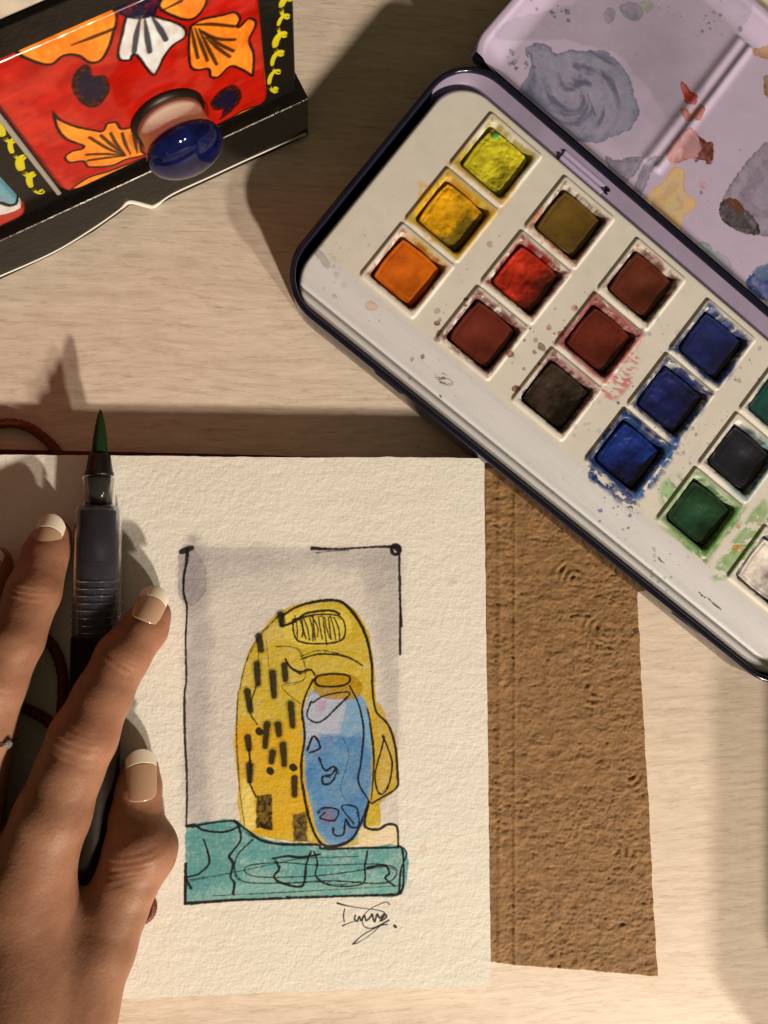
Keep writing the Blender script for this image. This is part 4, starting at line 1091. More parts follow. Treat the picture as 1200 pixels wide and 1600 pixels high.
# base moulding: extruded front profile with a cusp cut in its lower edge
low = [on_plane(*a, C0) for a in ((476, 214), (375, 260), (271, 308), (242, 327), (203, 320), (187, 333), (146, 362), (83, 400), (0, 437))]
prof = [(S_END - .0, 1.2 * 0 + .2)] + [(float(a[0]), max(.2, float(a[1]))) for a in low[1:]] + [(-60., .2), (-150., .2), (-150., BASE_Z), (S_END, BASE_Z)]
prof = np.array(prof)
DEP = 100.0
r0 = CW(prof[:, 0], prof[:, 1], -DEP); r1 = CW(prof[:, 0], prof[:, 1], -.3)
cc = prof.mean(0)
p2 = prof.copy(); p2[:, 1] = np.where(prof[:, 1] > BASE_Z - .1, BASE_Z - .3, prof[:, 1]); p2[:, 0] = np.where(prof[:, 0] >= S_END - .01, S_END - .3, prof[:, 0])
r2 = CW(p2[:, 0], p2[:, 1], 0.0)
part(chest, 'base_moulding', loops([r0, r1, r2]), black, smooth=False)
wl = [on_plane(*a, C0) for a in ((-40, 448), (0, 431), (83, 394), (146, 356), (187, 327), (200, 315.5), (215, 317), (230, 321), (242, 321), (271, 302), (330, 275), (375, 254), (440, 225), (478, 208))]
wl = smooth_path(wl, 5)
wr = np.interp(wl[:, 0], [on_plane(187, 327, C0)[0], on_plane(200, 315, C0)[0], on_plane(242, 321, C0)[0], on_plane(255, 312, C0)[0], on_plane(440, 225, C0)[0], on_plane(478, 208, C0)[0]], [.45, 1.1, 1.1, .5, .4, 1.0])
part(chest, 'white_trim', tube(CW(wl[:, 0], wl[:, 1], 0.05), wr * .8, 8), white_p)

# body
rp_ = on_plane(463, 144, C1); SR = float(rp_[0])
BODY_T = 205.0
bo = CW(-150, BASE_Z, -95, C1)
part(chest, 'body', box(bo, E3 * (SR + 150), N3 * 95, Z3 * (BODY_T - BASE_Z), .8), black, smooth=False)

# red tile drawer
tb = [on_plane(*a, C1) for a in ((97, 297), (419, 156), (0, 126), (422, 0), (0, 77), (171, 10))]
SL0, ZB = float(tb[0][0]), float((tb[0][1] + tb[1][1]) / 2); SR0 = float(tb[1][0])
ZT = float((tb[4][1] + tb[5][1]) / 2)
SLT = float(on_plane(0, 126, C1)[0])
OUT = 2.0


def tile_map(px):
    return np.array([on_plane(a[0], a[1], C1 + NX * OUT) for a in px])


tl = Paint(SL0 - 30, ZB - 3, SR0 + 3, ZT + 3, .22, A_(192, 24, 6, .66), tile_map)
X, Y = tl.X, tl.Y
f = fbm(X, Y, 11, 301, 4)
tl.img = tl.img * (1 - sstep(-.02, .2, f)[..., None] * .6) + A_(210, 58, 36, .66) * sstep(-.02, .2, f)[..., None] * .6
tl.img *= (1 + .45 * fbm(X, Y, 5, 305, 3) + .5 * fbm(X * .5, Y * 2.0, 4, 307, 3))[..., None]
OR, ORD, BLK, NB = A_(255, 142, 36, .68), A_(248, 118, 6, .6), (0.010, 0.006, 0.004), (0.004, 0.005, 0.026)
z24 = lambda pts: [(a / 2.4, b / 2.4) for a, b in pts]


def petal(pts, col, lines=(), lw=1.35, dk_=None):
    q = z24(pts)
    tl.wash(q, BLK, 1.0, .1, 3, .25, seed=2, closed_n=4)
    s_ = tl.tomm(q); s_ = smooth_path(s_, 4, True)
    w = tl.win(s_, 2); X, Y = tl.X[w], tl.Y[w]
    d = tl.sdf(s_, X, Y) + .15 * fbm(X, Y, 2, 9, 2)
    m = sstep(-.8, -1.25, d)[..., None]
    g_ = (fbm(X, Y, 8, 311, 3) + .8 * fbm(X * 2.2, Y * .8, 3.2, 315, 3))[..., None]
    c = np.asarray(col) * (1 + .6 * g_ * np.array([.5, 1.2, 1.6]))
    tl.img[w] = tl.img[w] * (1 - m) + c * m
    for ln in lines: tl.stroke(z24(ln), (.5, lw, lw * .9), BLK if dk_ is None else dk_, .92, seed=4, rough=.15, soft=.25)


petal([(10, 190), (100, 165), (200, 128), (300, 88), (420, 40), (446, 66), (430, 130), (412, 184), (380, 232), (332, 240), (290, 215), (240, 215), (200, 245), (150, 245), (70, 214)], OR, [[(225, 108), (310, 85), (405, 50)], [(270, 170), (350, 140), (430, 108)]])
petal([(590, 30), (660, 72), (720, 78), (765, 40), (775, -20), (640, -30)], OR, [[(600, 45), (680, 5)]])
petal([(470, 60), (452, 130), (436, 200), (448, 230), (492, 230), (508, 212), (575, 288), (622, 212), (652, 174), (698, 142), (700, 106), (660, 80), (600, 62), (560, 50), (510, 50)], A_(240, 226, 204, .62), [[(525, 70), (512, 130), (503, 195)], [(543, 70), (552, 140), (562, 195)], [(570, 65), (600, 110), (622, 150)]], 1.9, NB)
tl.wash(z24([(425, -40), (600, -40), (592, 30), (575, 62), (510, 74), (455, 60), (432, 30)]), NB, 1, .2, 3, .3, seed=6)
petal([(712, 98), (760, 68), (830, 54), (884, 42), (906, 68), (896, 98), (932, 66), (962, 76), (960, 106), (940, 150), (956, 200), (954, 265), (948, 290), (900, 264), (862, 254), (822, 292), (786, 292), (778, 264), (740, 268), (710, 254), (702, 190), (704, 130)], OR,
      [[(720, 95), (790, 92), (880, 100)], [(745, 110), (810, 145), (880, 150)], [(755, 120), (820, 165), (875, 192)], [(770, 140), (815, 180), (862, 214)], [(745, 110), (780, 180), (812, 242)], [(730, 105), (755, 170), (778, 228)], [(718, 105), (728, 160), (742, 218)]], 1.35)
petal([(196, 416), (230, 446), (290, 472), (360, 486), (384, 488), (398, 462), (440, 456), (458, 480), (500, 476), (528, 498), (534, 560), (548, 582), (470, 602), (420, 624), (330, 630), (308, 608), (258, 614), (238, 590), (270, 564), (310, 552), (246, 526), (208, 480)], OR,
      [[(470, 585), (400, 555), (335, 515)], [(470, 585), (420, 545), (378, 508)], [(470, 580), (440, 545), (415, 500)], [(490, 578), (470, 540), (458, 500)], [(515, 575), (508, 540), (500, 505)], [(470, 585), (400, 578), (325, 580)], [(470, 585), (400, 592), (330, 602)]], 1.35)
petal([(262, 712), (330, 664), (400, 642), (470, 616), (556, 585), (560, 606), (440, 660), (330, 700)], OR)
petal([(812, 472), (870, 436), (920, 408), (985, 392), (965, 420), (880, 462), (826, 488)], OR)
for q in ([(310, 245), (338, 248), (350, 284), (392, 284), (412, 320), (402, 362), (370, 397), (330, 404), (288, 372), (268, 330), (278, 280)], [(880, 318), (906, 350), (898, 386), (862, 424), (822, 450), (838, 415), (800, 412), (786, 388), (812, 352), (845, 328)]):
    tl.wash(z24(q), BLK, .95, .3, 3, .3, seed=7); tl.wash([(np.mean([a[0] for a in z24(q)]) + (x - np.mean([a[0] for a in z24(q)])) * .7, np.mean([a[1] for a in z24(q)]) + (y - np.mean([a[1] for a in z24(q)])) * .7) for x, y in z24(q)], NB, .9, .3, 3, .5, seed=8)

tile_m = mat('glazed_tile', (1, 1, 1), .14, .22, img=tl.image('tile_paint'), bump=((70, 2, .5, (1, 1, 1)),))
ceramic = mat('bare_glazed_edge', A_(176, 160, 136, .6), .2, .5)
# tile slab: trapezoid (left side leans), rounded corners, pillow edge
nx, ny = 120, 110
SA = np.linspace(0, 1, nx)[None, :]; TA = np.linspace(0, 1, ny)[:, None]
ss = (SL0 + (SLT - SL0) * 0 * TA) * (1 - SA) + SR0 * SA
zz = ZB + (ZT - ZB) * TA + 0 * SA
d = rsdf(ss - (SL0 + SR0) / 2, zz - (ZB + ZT) / 2, (SR0 - SL0) / 2, (ZT - ZB) / 2, 5.0)
oo = OUT - 2.2 * sstep(-2.4, .2, d) ** 2 - 3 * sstep(-.05, .4, d)
V = CW(ss.ravel(), zz.ravel(), oo.ravel(), C1); uu, vv = tl.uv(ss.ravel(), zz.ravel())
fc = grid_faces(ny, nx); kk = (d < .5).ravel(); fc = fc[kk[fc].all(1)]
used = np.zeros(len(V), bool); used[fc.ravel()] = True; remap = np.cumsum(used) - 1
drw = part(chest, 'drawer', (V[used], remap[fc]), tile_m, uv=np.stack([uu, vv], -1)[used], label='red ceramic drawer front with orange and white flowers')
part(drw, 'drawer_edge', box(CW(SL0 - 2.4, ZB + .5, -.3, C1), E3 * 1.7, N3 * 1.1, Z3 * (ZT - ZB - 1), .3), ceramic, smooth=False)
# knob
ks, kz = on_plane(262, 181, C1 + NX * OUT)
K = CW(ks, kz, OUT, C1)
stem_m = mat('knob_glaze', (.84, .80, .72), .3, .25, var=(70, .85, 1.0))
part(drw, 'knob_ring', lathe([(-.5, 13.2), (.6, 13.0), (1.6, 12.2), (2.1, 11.4)], K, N3), mat('dark_glaze_ring', (0.008, 0.005, 0.004), .4, .3))
part(drw, 'knob', lathe([(1.8, 11.6), (4, 11.2), (7, 11.6), (9.5, 12.2), (11, 12.9)], K, N3), stem_m)
cap = [(10.6, 13.0), (11.4, 13.35)] + [(12 + 6.8 * math.sin(a), .6 + 12.9 * math.cos(a)) for a in np.linspace(.06, 1.55, 14)] + [(18.85, .3)]
blue_g = mat('cobalt_glaze', (0.002, 0.004, 0.034), .06, .35, var=(150, .5, 2.6))
part(drw, 'knob_cap', lathe(cap, K, N3), blue_g)

# rail above the drawers, upper drawer row, left drawer
part(chest, 'rail', box(CW(-150, ZT + .4, -1, C1), E3 * (SR + 150), N3 * 3.0, Z3 * 9, .3), black, smooth=False)
part(chest, 'drawer', box(CW(SL0 - 4, ZT + 12, 0, C1), E3 * (SR0 - SL0 + 6), N3 * 2.2, Z3 * 70, 1.0), mat('upper_tile_glaze', A_(190, 170, 140), .12, .5, coat=.4, var=(60, .5, 1.1)), smooth=False, label='upper ceramic drawer, mostly outside the photo')
l1 = on_plane(37, 322, C1)
TQ = A_(120, 176, 176, .6)
def ltile_map(px): return np.array([on_plane(a[0], a[1], C1 + NX * OUT) for a in px])
SLL = float(l1[0]) - 80
lt_ = Paint(SLL - 3, ZB - 3, float(l1[0]) + 4, ZT + 3, .3, A_(198, 60, 40, .56), ltile_map)
lt_.wash([(-60, 250), (0, 248), (22, 275), (38, 306), (36, 318), (0, 318), (-60, 322)], TQ, 1, .3, 3, .3, gran=.4, gs=5, seed=3)
lt_.wash([(-60, 318), (0, 316), (20, 322), (36, 316), (30, 326), (0, 336), (-60, 340)], A_(232, 220, 200, .62), 1, .2, 3, .2, seed=4)
lt_.stroke([(-30, 316), (0, 317), (18, 321), (36, 312)], 1.6, BLK, 1, seed=5); lt_.stroke([(-30, 240), (0, 250), (22, 272), (38, 304)], 1.6, BLK, 1, seed=6)
nx, ny = 90, 90
SA = np.linspace(SLL, float(l1[0]) + 1, nx)[None, :] + 0 * np.zeros((ny, 1)); TA = np.linspace(ZB - 1, ZT, ny)[:, None] + 0 * np.zeros((1, nx))
d = rsdf(SA - SA.mean(), TA - TA.mean(), (SA.max() - SA.min()) / 2, (TA.max() - TA.min()) / 2, 5.0)
oo = OUT - 2.2 * sstep(-2.4, .2, d) ** 2 - 3 * sstep(-.05, .4, d)
V = CW(SA.ravel(), TA.ravel(), oo.ravel(), C1); uu, vv = lt_.uv(SA.ravel(), TA.ravel())
fc = grid_faces(ny, nx); kk = (d < .5).ravel(); fc = fc[kk[fc].all(1)]
used = np.zeros(len(V), bool); used[fc.ravel()] = True; remap = np.cumsum(used) - 1
part(chest, 'drawer', (V[used], remap[fc]), mat('turquoise_tile', (1, 1, 1), .14, .22, img=lt_.image('left_tile_paint'), bump=((70, 2, .5, (1, 1, 1)),)), uv=np.stack([uu, vv], -1)[used], label='turquoise ceramic drawer front at the left edge')


def squiggle(a, b, nloop, amp, r, org):
    t = np.linspace(0, 1, nloop * 16 + 1); a = np.array(a, float); b = np.array(b, float)
    d_ = b - a; n_ = np.array([-d_[1], d_[0]]) / np.linalg.norm(d_); L = np.linalg.norm(d_)
    ph = t * nloop * 2 * math.pi
    q = a + np.outer(t, d_) + np.outer(np.sin(ph) * amp, n_) - np.outer(np.cos(ph) * L / nloop * .30, d_ / L)
    sp = np.array([on_plane(x, y, org) for x, y in q])
    rad_ = r * (.55 + .75 * (.5 + .5 * np.sin(ph * 1.0 + .8)) ** 2) * (1 + .3 * np.sin(ph * .37))
    V, Fc = tube(CW(sp[:, 0], sp[:, 1], .05, org), rad_, 8)
    c = (V - np.array([*org, 0])) @ N3                      # flatten the bead of paint against the wood
    return V - np.outer(c * .82, N3), Fc


part(chest, 'painted_scroll', squiggle((453, -25), (425, 148), 6, 7.5, 1.0, C1), yel_p)
part(chest, 'painted_scroll', squiggle((-8, 175), (66, 308), 5, 7.0, 1.0, C1), yel_p)

# ================================================================== WATER BRUSH
brush = thing('water_brush', 'water brush pen with green bristle tip and translucent barrel held by the hand', 'brush', (*P(150, 900, PAGE_Z), PAGE_Z))
T0 = P3(157, 640, 17.5); T1 = P3(149, 1080, 20.6); AX = T1 - T0; AX = AX / np.linalg.norm(AX)


def at_py(py):
    """distance along the brush axis of the point seen at photo row py"""
    lo, hi = 0., 260.
    for _ in range(40):
        md = (lo + hi) / 2; w = T0 + AX * md; s_ = F_PX / (CAM_H - w[2])
        if 800 - w[1] * s_ < py: lo = md
        else: hi = md
    return lo


D = {k: at_py(k) for k in (640, 712, 716, 742, 745, 752, 790, 795, 875, 900, 985, 992, 1150, 1420)}
k_ = .245
bv, bf = lathe([(0, .2), (2.0, .95), (6, 1.75), (11, 2.35), (15, 2.65), (D[716], 2.7)], T0, AX, 40)
bc = T0 + np.outer((bv - T0) @ AX, AX); bk = np.arange(len(bv)) % 40
bv = bc + (bv - bc) * (1 + .09 * np.sin(bk * 2.4) + .05 * np.sin(bk * 5.1 + 1))[:, None]
part(brush, 'bristle_tip', (bv, bf), mat('wet_green_bristles', (0.007, 0.030, 0.010), .35, .5, bump=((900, 3, .15, (1, .06, 1)),)))
blackp = mat('black_plastic', (0.008, 0.008, 0.009), .35, .4)
part(brush, 'ferrule', lathe([(D[712], 3.4), (D[712] + .6, 3.8), (D[742] - 1, 4.7), (D[742] - .4, 5.1), (D[745], 5.1)], T0, AX, 28), blackp)
clear = mat('clear_plastic', (0.55, 0.54, 0.56), .12, .25, trans=.97, ior=1.12)
frost = mat('frosted_plastic', (0.44, 0.45, 0.56), .2, .3, trans=.94, ior=1.12)
part(brush, 'inner_plug', lathe([(D[745], 4.4), (D[752], 4.6), (D[752] + 4, 3.8), (D[790] - 1, 3.6), (D[790], 3.6)], T0, AX, 24), blackp)
part(brush, 'collar', lathe([(D[745], 5.2), (D[745] + .8, 5.9), (D[752], 5.9), (D[752] + 1, 5.6), (D[790], 5.8)], T0, AX, 32), clear)
part(brush, 'water_core', lathe([(D[795] + .6, 6.9), (D[875], 7.1)], T0, AX, 28), mat('ink_blue_reservoir', (0.004, 0.0045, 0.013), .4, .2, bump=((400, 2, .3, (1, .02, 1)),)))
part(brush, 'empty_core', lathe([(D[875], 6.7), (D[985], 6.9)], T0, AX, 28), mat('grey_blue_plastic', (0.060, 0.066, 0.115), .4, .2, bump=((500, 2, .3, (1, .02, 1)),)))
prof_ = [(D[790], 5.9), (D[790] + .3, 7.6), (D[795] + .8, 8.3), (D[900], 8.5)]
tt = D[900]
while tt < D[985] - 1.8:
    prof_ += [(tt + .2, 8.5), (tt + .5, 8.8), (tt + .8, 8.8), (tt + 1.0, 8.5), (tt + 2.5, 8.45)]; tt += 2.6
prof_ += [(D[985], 8.5)]
part(brush, 'barrel', lathe(prof_, T0, AX, 40), frost, sharp=40)
part(brush, 'grip', lathe([(D[985], 8.3), (D[985] + 1, 8.7), (D[1150], 8.9), (D[1420], 8.4), (D[1420] + 3, 6)], T0, AX, 36), mat('dark_brown_barrel', (0.008, 0.005, 0.004), .5, .12, bump=((400, 3, .1, (1, 1, 1)),)))

# ================================================================== HAND
def grow():
    chains = {
        'index': [(237, 962, 21, 7.0), (226, 982, 22.5, 8.3), (192, 1026, 27, 9.4), (160, 1088, 31, 9.8), (130, 1152, 35, 11.4), (108, 1205, 37, 11.2), (82, 1275, 39, 12.4), (36, 1390, 40, 14.5)],
        'middle': [(82, 838, 19.5, 6.6), (74, 862, 21.5, 7.8), (52, 926, 28, 9.0), (24, 1000, 34, 9.2), (-10, 1068, 36, 10.5), (-27, 1150, 36, 10.0), (-66, 1330, 33, 13)],
        'ring': [(-9, 880, 18.5, 6.2), (-18, 905, 21, 7.5), (-45, 962, 27, 8.4), (-92, 1080, 31, 9.8), (-145, 1335, 25, 12)],
        'little': [(-105, 985, 17, 5.6), (-120, 1030, 21, 6.6), (-160, 1120, 24, 8), (-210, 1345, 18, 11)],
        'thumb': [(220, 1205, 19.5, 6.6), (216, 1232, 20.5, 8.2), (211, 1275, 22, 9.6), (214, 1326, 24, 12.0), (198, 1375, 26, 11.4), (178, 1420, 27, 11.8), (154, 1488, 31, 12.4), (92, 1612, 40, 16.5)],
    }
    palm = [((36, 1390, 39, 14.5), (20, 1730, 60, 16)), ((-66, 1330, 32, 13), (-20, 1730, 56, 17)), ((-145, 1335, 24, 12), (-60, 1730, 49, 15)), ((-210, 1345, 18, 11), (-100, 1720, 42, 13)), ((36, 1390, 27, 13), (40, 1700, 28, 15)), ((0, 1420, 22, 10), (20, 1700, 24, 14)),
            ((92, 1612, 40, 16.5), (10, 1770, 54, 18)), ((70, 1440, 31, 13), (88, 1580, 36, 14)), ((36, 1400, 34, 12), (-180, 1400, 20, 10)), ((40, 1560, 46, 14), (-110, 1560, 36, 12)),
            ((0, 1740, 60, 18), (-10, 2080, 62, 23)), ((-60, 1740, 54, 17), (-80, 2080, 58, 22))]
    extra = [((242, 1324, 24, 7.4), (240, 1338, 24, 7.2)), ((228, 1332, 30, 7.0), (222, 1318, 30, 6.6))]          # thumb knuckle
    lo = np.array([-190., -330., 3.]); hi = np.array([-40., 8., 86.]); h = 0.75
    n = np.ceil((hi - lo) / h).astype(int)
    ax = [lo[i] + np.arange(n[i]) * h for i in range(3)]

    def cone(A, B, field, k):
        a = P3(*A[:3]); b = P3(*B[:3]); ra, rb = A[3], B[3]
        m = max(ra, rb) + 9
        i0 = np.maximum(((np.minimum(a, b) - m - lo) / h).astype(int), 0); i1 = np.minimum(((np.maximum(a, b) + m - lo) / h).astype(int) + 1, n)
        if (i1 <= i0).any(): return
        s = tuple(slice(i0[i], i1[i]) for i in range(3))
        gx = ax[0][s[0]][:, None, None]; gy = ax[1][s[1]][None, :, None]; gz = ax[2][s[2]][None, None, :]
        e = b - a; L = e @ e
        t = np.clip(((gx - a[0]) * e[0] + (gy - a[1]) * e[1] + (gz - a[2]) * e[2]) / max(L, 1e-6), 0, 1)
        d = np.sqrt((gx - a[0] - t * e[0]) ** 2 + (gy - a[1] - t * e[1]) ** 2 + (gz - a[2] - t * e[2]) ** 2) - (ra + (rb - ra) * t)
        cur = field[s]; hh = np.clip(.5 + .5 * (cur - d) / k, 0, 1)
        field[s] = cur * (1 - hh) + d * hh - k * hh * (1 - hh)
    pf = np.full(n, 30., np.float32)
    for A, B in palm: cone(A, B, pf, 9.0)
    total = pf.copy()
    for nm, ch in chains.items():
        f = np.full(n, 30., np.float32)
        for A, B in zip(ch[:-1], ch[1:]): cone(A, B, f, 2.2)
        if nm == 'thumb':
            for A, B in extra: cone(A, B, f, 6.0)
        k = 7.0
        # blend each finger with the palm only, so neighbouring fingers stay apart
        hh = np.clip(.5 + .5 * (pf - f) / k, 0, 1); g = pf * (1 - hh) + f * hh - k * hh * (1 - hh)
        total = np.minimum(total, g)
    # cut flat on the page so the fingers rest on it
    fld = total
    # ---- surface nets
    sgn = fld < 0
    c = np.stack([sgn[i:n[0] - 1 + i, j:n[1] - 1 + j, k:n[2] - 1 + k] for i in (0, 1) for j in (0, 1) for k in (0, 1)])
    cnt = c.sum(0); act = (cnt > 0) & (cnt < 8)
    idx = np.full(act.shape, -1, np.int64); ci = np.argwhere(act); idx[act] = np.arange(len(ci))
    acc = np.zeros((len(ci), 3)); w = np.zeros(len(ci))
    corners = [(i, j, k) for i in (0, 1) for j in (0, 1) for k in (0, 1)]
    for a in range(8):
        for b in range(a + 1, 8):
            A, B = np.array(corners[a]), np.array(corners[b])
            if abs(A - B).sum() != 1: continue
            va = fld[tuple((ci + A).T)]; vb = fld[tuple((ci + B).T)]
            x = (va < 0) != (vb < 0); t = np.where(x, va / np.where(x, va - vb, 1), 0)
            acc[x] += A + (B - A) * t[x][:, None]; w[x] += 1
    V = lo + (ci + acc / w[:, None]) * h
    quads = []
    for axis in range(3):
        o1, o2 = [a for a in range(3) if a != axis]
        s0 = [slice(1, -1)] * 3; s0[axis] = slice(0, -1)
        s1 = list(s0); s1[axis] = slice(1, None)
        A = sgn[tuple(s0)]; B = sgn[tuple(s1)]
        e = np.argwhere(A != B); off = np.array([1, 1, 1]); off[axis] = 0
        base = e + off
        d1 = np.zeros(3, int); d1[o1] = 1; d2 = np.zeros(3, int); d2[o2] = 1
        ids = np.stack([idx[tuple((base - d1 - d2).T)], idx[tuple((base - d2).T)], idx[tuple(base.T)], idx[tuple((base - d1).T)]], -1)
        flip = sgn[tuple(s0)][tuple(e.T)]
        if axis == 1: flip = ~flip
        ids[~flip] = ids[~flip][:, ::-1]
        quads.append(ids)
    Q = np.concatenate(quads); Q = Q[(Q >= 0).all(1)]
    return V, Q, chains


V, Q, chains = grow()
# relax, then crease the joints and wrinkle the skin
for it in range(3):
    acc = np.zeros_like(V); cnt = np.zeros(len(V))
    for a in range(4):
        b = (a + 1) % 4
        np.add.at(acc, Q[:, a], V[Q[:, b]]); np.add.at(cnt, Q[:, a], 1)
        np.add.at(acc, Q[:, b], V[Q[:, a]]); np.add.at(cnt, Q[:, b], 1)
    V = V * .4 + .6 * acc / np.maximum(cnt, 1)[:, None]
nrm = np.zeros_like(V)
fn = np.cross(V[Q[:, 2]] - V[Q[:, 0]], V[Q[:, 3]] - V[Q[:, 1]])
for a in range(4): np.add.at(nrm, Q[:, a], fn)
nrm /= np.linalg.norm(nrm, axis=1)[:, None] + 1e-9
disp = np.zeros(len(V))
up = sstep(.1, .8, nrm[:, 2])


def crease(pa, pb, width, spec, half):
    """transverse skin folds over a joint: pa joint centre, pb a point further along the finger"""
    global disp
    a = P3(*pa); b = P3(*pb); d = (b - a)[:2]; d /= np.linalg.norm(d); s_ = np.array([-d[1], d[0]])
    q = V[:, :2] - a[:2]; t = q @ d; w = q @ s_
    near = np.exp(-(w / half) ** 4) * (abs(t) < 14) * up * (abs(V[:, 2] - a[2]) < 20)
    for t0, dep, wd in spec:
        bend = t0 + .035 * w * w / half * (1 if t0 > 0 else -1) + .8 * fbm(w, w * 0 + t0, 5, int(abs(t0 * 10)) + 3, 3)
        disp -= .72 * dep * np.exp(-((t - bend) / wd) ** 2) * near
    disp += .14 * fbm(t * 1.0, w * .35, 1.3, 5, 4) * 2 * np.exp(-(t / 5.5) ** 2) * near


crease((192, 1026, 28), (226, 982, 22), 1, ((-2.2, .3, .45), (0, .42, .5), (1.6, .25, .4), (3.2, .2, .4)), 7)
crease((130, 1152, 35), (160, 1088, 31), 1, ((-5, .2, .7), (-2.2, .28, .6), (.6, .35, .6), (3.0, .25, .5), (5, .18, .5)), 8)
crease((52, 926, 28), (74, 862, 22), 1, ((-1.8, .3, .45), (.2, .45, .5), (2.0, .25, .45)), 7)
crease((-10, 1068, 36), (24, 1000, 34), 1, ((-2, .3, .6), (1, .3, .6)), 8)
crease((218, 1330, 24), (211, 1275, 22), 1, ((-4.5, .25, .5), (-2.4, .35, .5), (-.2, .4, .5), (2.2, .32, .5), (4.6, .2, .5)), 9)
disp += .05 * fbm(V[:, 0], V[:, 1] + V[:, 2] * .7, 3.0, 71, 4) * 2 + .24 * fbm(V[:, 0], V[:, 1], 16, 77, 3)
V = V + nrm * disp[:, None]

skin = bpy.data.materials.new('skin'); skin.use_nodes = True
nt = skin.node_tree; N = nt.nodes; Lk = nt.links; b = N['Principled BSDF']
tc = N.new('ShaderNodeTexCoord')
n1 = N.new('ShaderNodeTexNoise'); n1.inputs['Scale'].default_value = 55; n1.inputs['Detail'].default_value = 9; n1.inputs['Roughness'].default_value = .68; Lk.new(tc.outputs['Object'], n1.inputs['Vector'])
mx = N.new('ShaderNodeMix'); mx.data_type = 'RGBA'
mx.inputs[6].default_value = (0.245, 0.120, 0.074, 1); mx.inputs[7].default_value = (0.35, 0.188, 0.128, 1)
rg_ = N.new('ShaderNodeMapRange'); rg_.inputs[1].default_value = .35; rg_.inputs[2].default_value = .65; Lk.new(n1.outputs['Fac'], rg_.inputs[0])
fl_ = N.new('ShaderNodeAttribute'); fl_.attribute_name = 'flush'; mf = N.new('ShaderNodeMix'); mf.data_type = 'RGBA'; mf.inputs[7].default_value = (0.40, 0.155, 0.105, 1)
Lk.new(rg_.outputs[0], mx.inputs[0]); Lk.new(mx.outputs[2], mf.inputs[6]); Lk.new(fl_.outputs['Fac'], mf.inputs[0]); Lk.new(mf.outputs[2], b.inputs['Base Color'])
b.inputs['Roughness'].default_value = .52; b.inputs['Specular IOR Level'].default_value = .25
b.inputs['Subsurface Weight'].default_value = .55; b.inputs['Subsurface Radius'].default_value = (1.0, .35, .18); b.inputs['Subsurface Scale'].default_value = .0045
vo = N.new('ShaderNodeTexVoronoi'); vo.inputs['Scale'].default_value = 1000; Lk.new(tc.outputs['Object'], vo.inputs['Vector'])
b1 = N.new('ShaderNodeBump'); b1.inputs['Distance'].default_value = .00009; b1.inputs['Strength'].default_value = .6; Lk.new(vo.outputs['Distance'], b1.inputs['Height'])
n2 = N.new('ShaderNodeTexNoise'); n2.inputs['Scale'].default_value = 420; n2.inputs['Detail'].default_value = 5; Lk.new(tc.outputs['Object'], n2.inputs['Vector'])
b2 = N.new('ShaderNodeBump'); b2.inputs['Distance'].default_value = .00010; b2.inputs['Strength'].default_value = .5; Lk.new(n2.outputs['Fac'], b2.inputs['Height']); Lk.new(b1.outputs[0], b2.inputs['Normal'])
Lk.new(b2.outputs[0], b.inputs['Normal'])

hand = top_mesh('hand', (V, Q), skin, 'left hand with french manicured nails resting on the page beside the brush', 'hand', at=(*P(60, 1400, PAGE_Z), PAGE_Z))

fl = np.zeros(len(V))                                   # redder skin over the joints and at the fingertips
for (a_, r_, k_) in (((192, 1026, 28), 9, .5), ((130, 1152, 38), 12, .55), ((240, 958, 21), 10, .7), ((52, 926, 28), 9, .5), ((82, 842, 20), 9, .6), ((-10, 1068, 36), 11, .5), ((222, 1328, 24), 13, .55), ((228, 1200, 20), 10, .55), ((40, 1392, 45), 14, .35)):
    fl = np.maximum(fl, k_ * np.exp(-(np.linalg.norm(V - P3(*a_), axis=1) / r_) ** 2))
fl = np.clip(fl * .55 * (1 + 1.2 * fbm(V[:, 0], V[:, 1], 4, 401, 4)), 0, 1)
hand.data.attributes.new('flush', 'FLOAT', 'POINT').data.foreach_set('value', fl.astype(np.float32))
nail_m = mat('nail', (0.48, 0.30, 0.215), .22, .5, coat=.4, coat_rough=.1, sss=.2)
tip_m = mat('white_nail_tip', (0.78, 0.74, 0.66), .25, .5, coat=.4, coat_rough=.1)


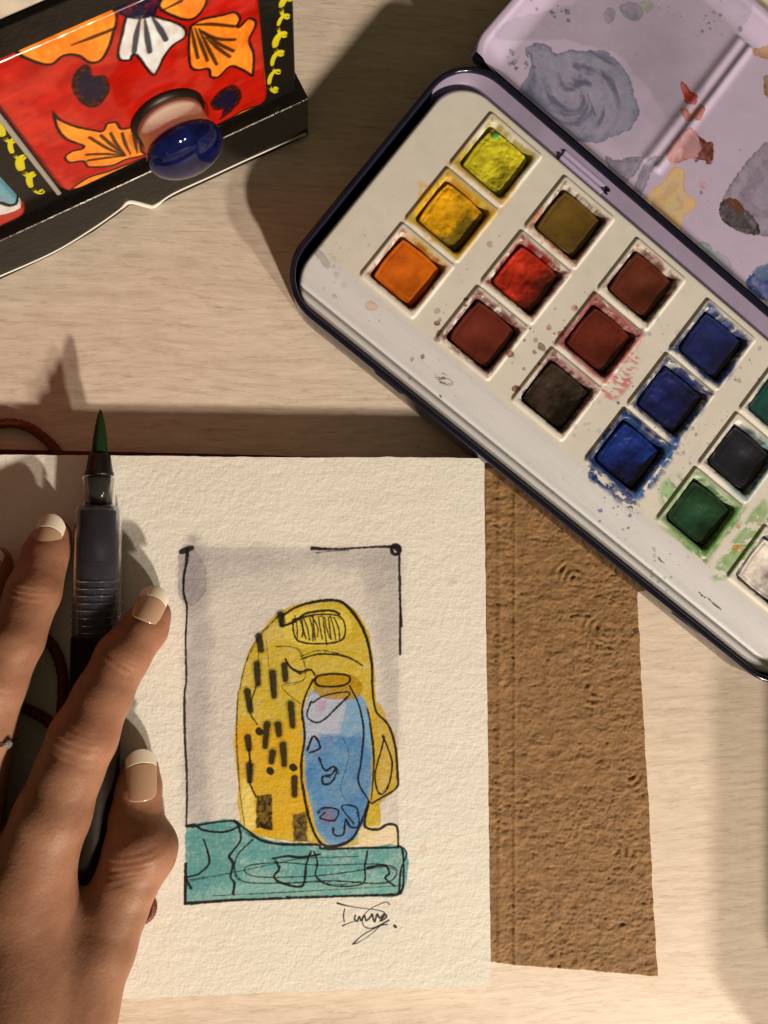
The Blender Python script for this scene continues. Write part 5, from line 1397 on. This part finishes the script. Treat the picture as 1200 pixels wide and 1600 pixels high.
def nail(base_px, tip_px, width, hb, ht, roll, white=.30, rad=6.2, crown=1.1):
    """curved plate from the cuticle (base_px at height hb) to the free edge (tip_px at height ht)"""
    a = P3(*base_px, hb); t_ = P3(*tip_px, ht); Yd = t_ - a; L = np.linalg.norm(Yd); Yd /= L
    X0 = np.cross(Yd, [0, 0, 1.]); X0 /= np.linalg.norm(X0); Z0 = np.cross(X0, Yd)
    cr_, sr_ = math.cos(math.radians(roll)), math.sin(math.radians(roll))
    Xd = X0 * cr_ - Z0 * sr_; Zd = X0 * sr_ + Z0 * cr_
    nx_, ny_ = 19, 25

    def plate(t0, t1, lift, curve0=True):
        g = np.linspace(-1, 1, nx_); out = []
        for s_ in np.linspace(0, 1, ny_):
            for x in g:
                # cuticle and free edge are both arcs
                y0 = t0 if not curve0 else t0
                lo_ = (y0 + ((.05 * x * x + .06 * x ** 4) if t0 == 0 else -.10 * x * x)); hi_ = (t1 - (.20 * x * x if t1 == 1 else .10 * x * x))
                t = lo_ + (hi_ - lo_) * s_
                wf = width * (.90 + .10 * math.sin(min(1, max(0, t)) * 2.6))
                th = x * min(1.25, wf / rad)
                out.append(a + Yd * (t * L) + Xd * (rad * math.sin(th)) + Zd * (rad * (math.cos(th) - 1) + lift + crown * 4 * t * (1 - t) * .35))
        o = np.array(out); f = grid_faces(ny_, nx_)
        under = o - Zd * .22; nT = len(o)
        ri = np.r_[np.arange(nx_), np.arange(1, ny_) * nx_ + nx_ - 1, (ny_ - 1) * nx_ + np.arange(nx_ - 2, -1, -1), np.arange(ny_ - 2, 0, -1) * nx_]; j = np.roll(ri, -1)
        return np.concatenate([o, under]), np.concatenate([f, np.stack([ri + nT, j + nT, j, ri], -1), f[:, ::-1] + nT])
    nl = part(hand, 'fingernail', plate(0, 1 - white, 0.0), nail_m)
    part(nl, 'nail_tip', plate(1 - white, 1, 0.03), tip_m)


nail((224, 970), (249, 917), 6.2, 31.5, 25.6, 8)
nail((60, 872), (85, 803), 5.6, 30.4, 24.6, 6)
nail((221, 1253), (220, 1170), 6.6, 30.6, 25.4, 12, white=.27)
nail((-28, 905), (-12, 853), 5.0, 28, 23, 4)

# ring on the middle finger
c0 = P3(-27, 1146, 36); dr = P3(-10, 1068, 36) - P3(-66, 1330, 33); dr /= np.linalg.norm(dr)
ring = thing('finger_ring', 'slim silver ring with a small clear stone on the middle finger', 'ring', c0)
s_ = np.cross(dr, [0, 0, 1.]); s_ /= np.linalg.norm(s_); q_ = np.cross(s_, dr)
pth = [c0 + 10.6 * (math.cos(a) * s_ + math.sin(a) * q_) for a in np.linspace(0, 2 * math.pi, 40)]
silver = mat('silver', (0.75, 0.70, 0.62), .2, .5, metal=1.0)
part(ring, 'band', tube(pth, .8, 8, False), silver)
g = c0 + 11.2 * (math.cos(.45) * -s_ * -1 + math.sin(.45) * q_)
gd = (g - c0) / np.linalg.norm(g - c0)
part(ring, 'stone', lathe([(-.3, 1.0), (.6, 1.7), (1.2, 1.1), (1.25, .1)], g, gd, 8), mat('clear_stone', (.9, .9, .9), .02, .6, trans=.8, ior=2.0), smooth=False)

# ================================================================== unseen box, added just outside the frame to throw its shadow in
top_mesh('shade_box', box((238, -288, 0), (90, 0, 0), (0, 124, 0), (0, 0, 70), 1.5), mat('shade_box_surface', A_(150, 120, 90), .7), 'plain unseen box added past the right edge to cast shade', 'box', smooth=False)
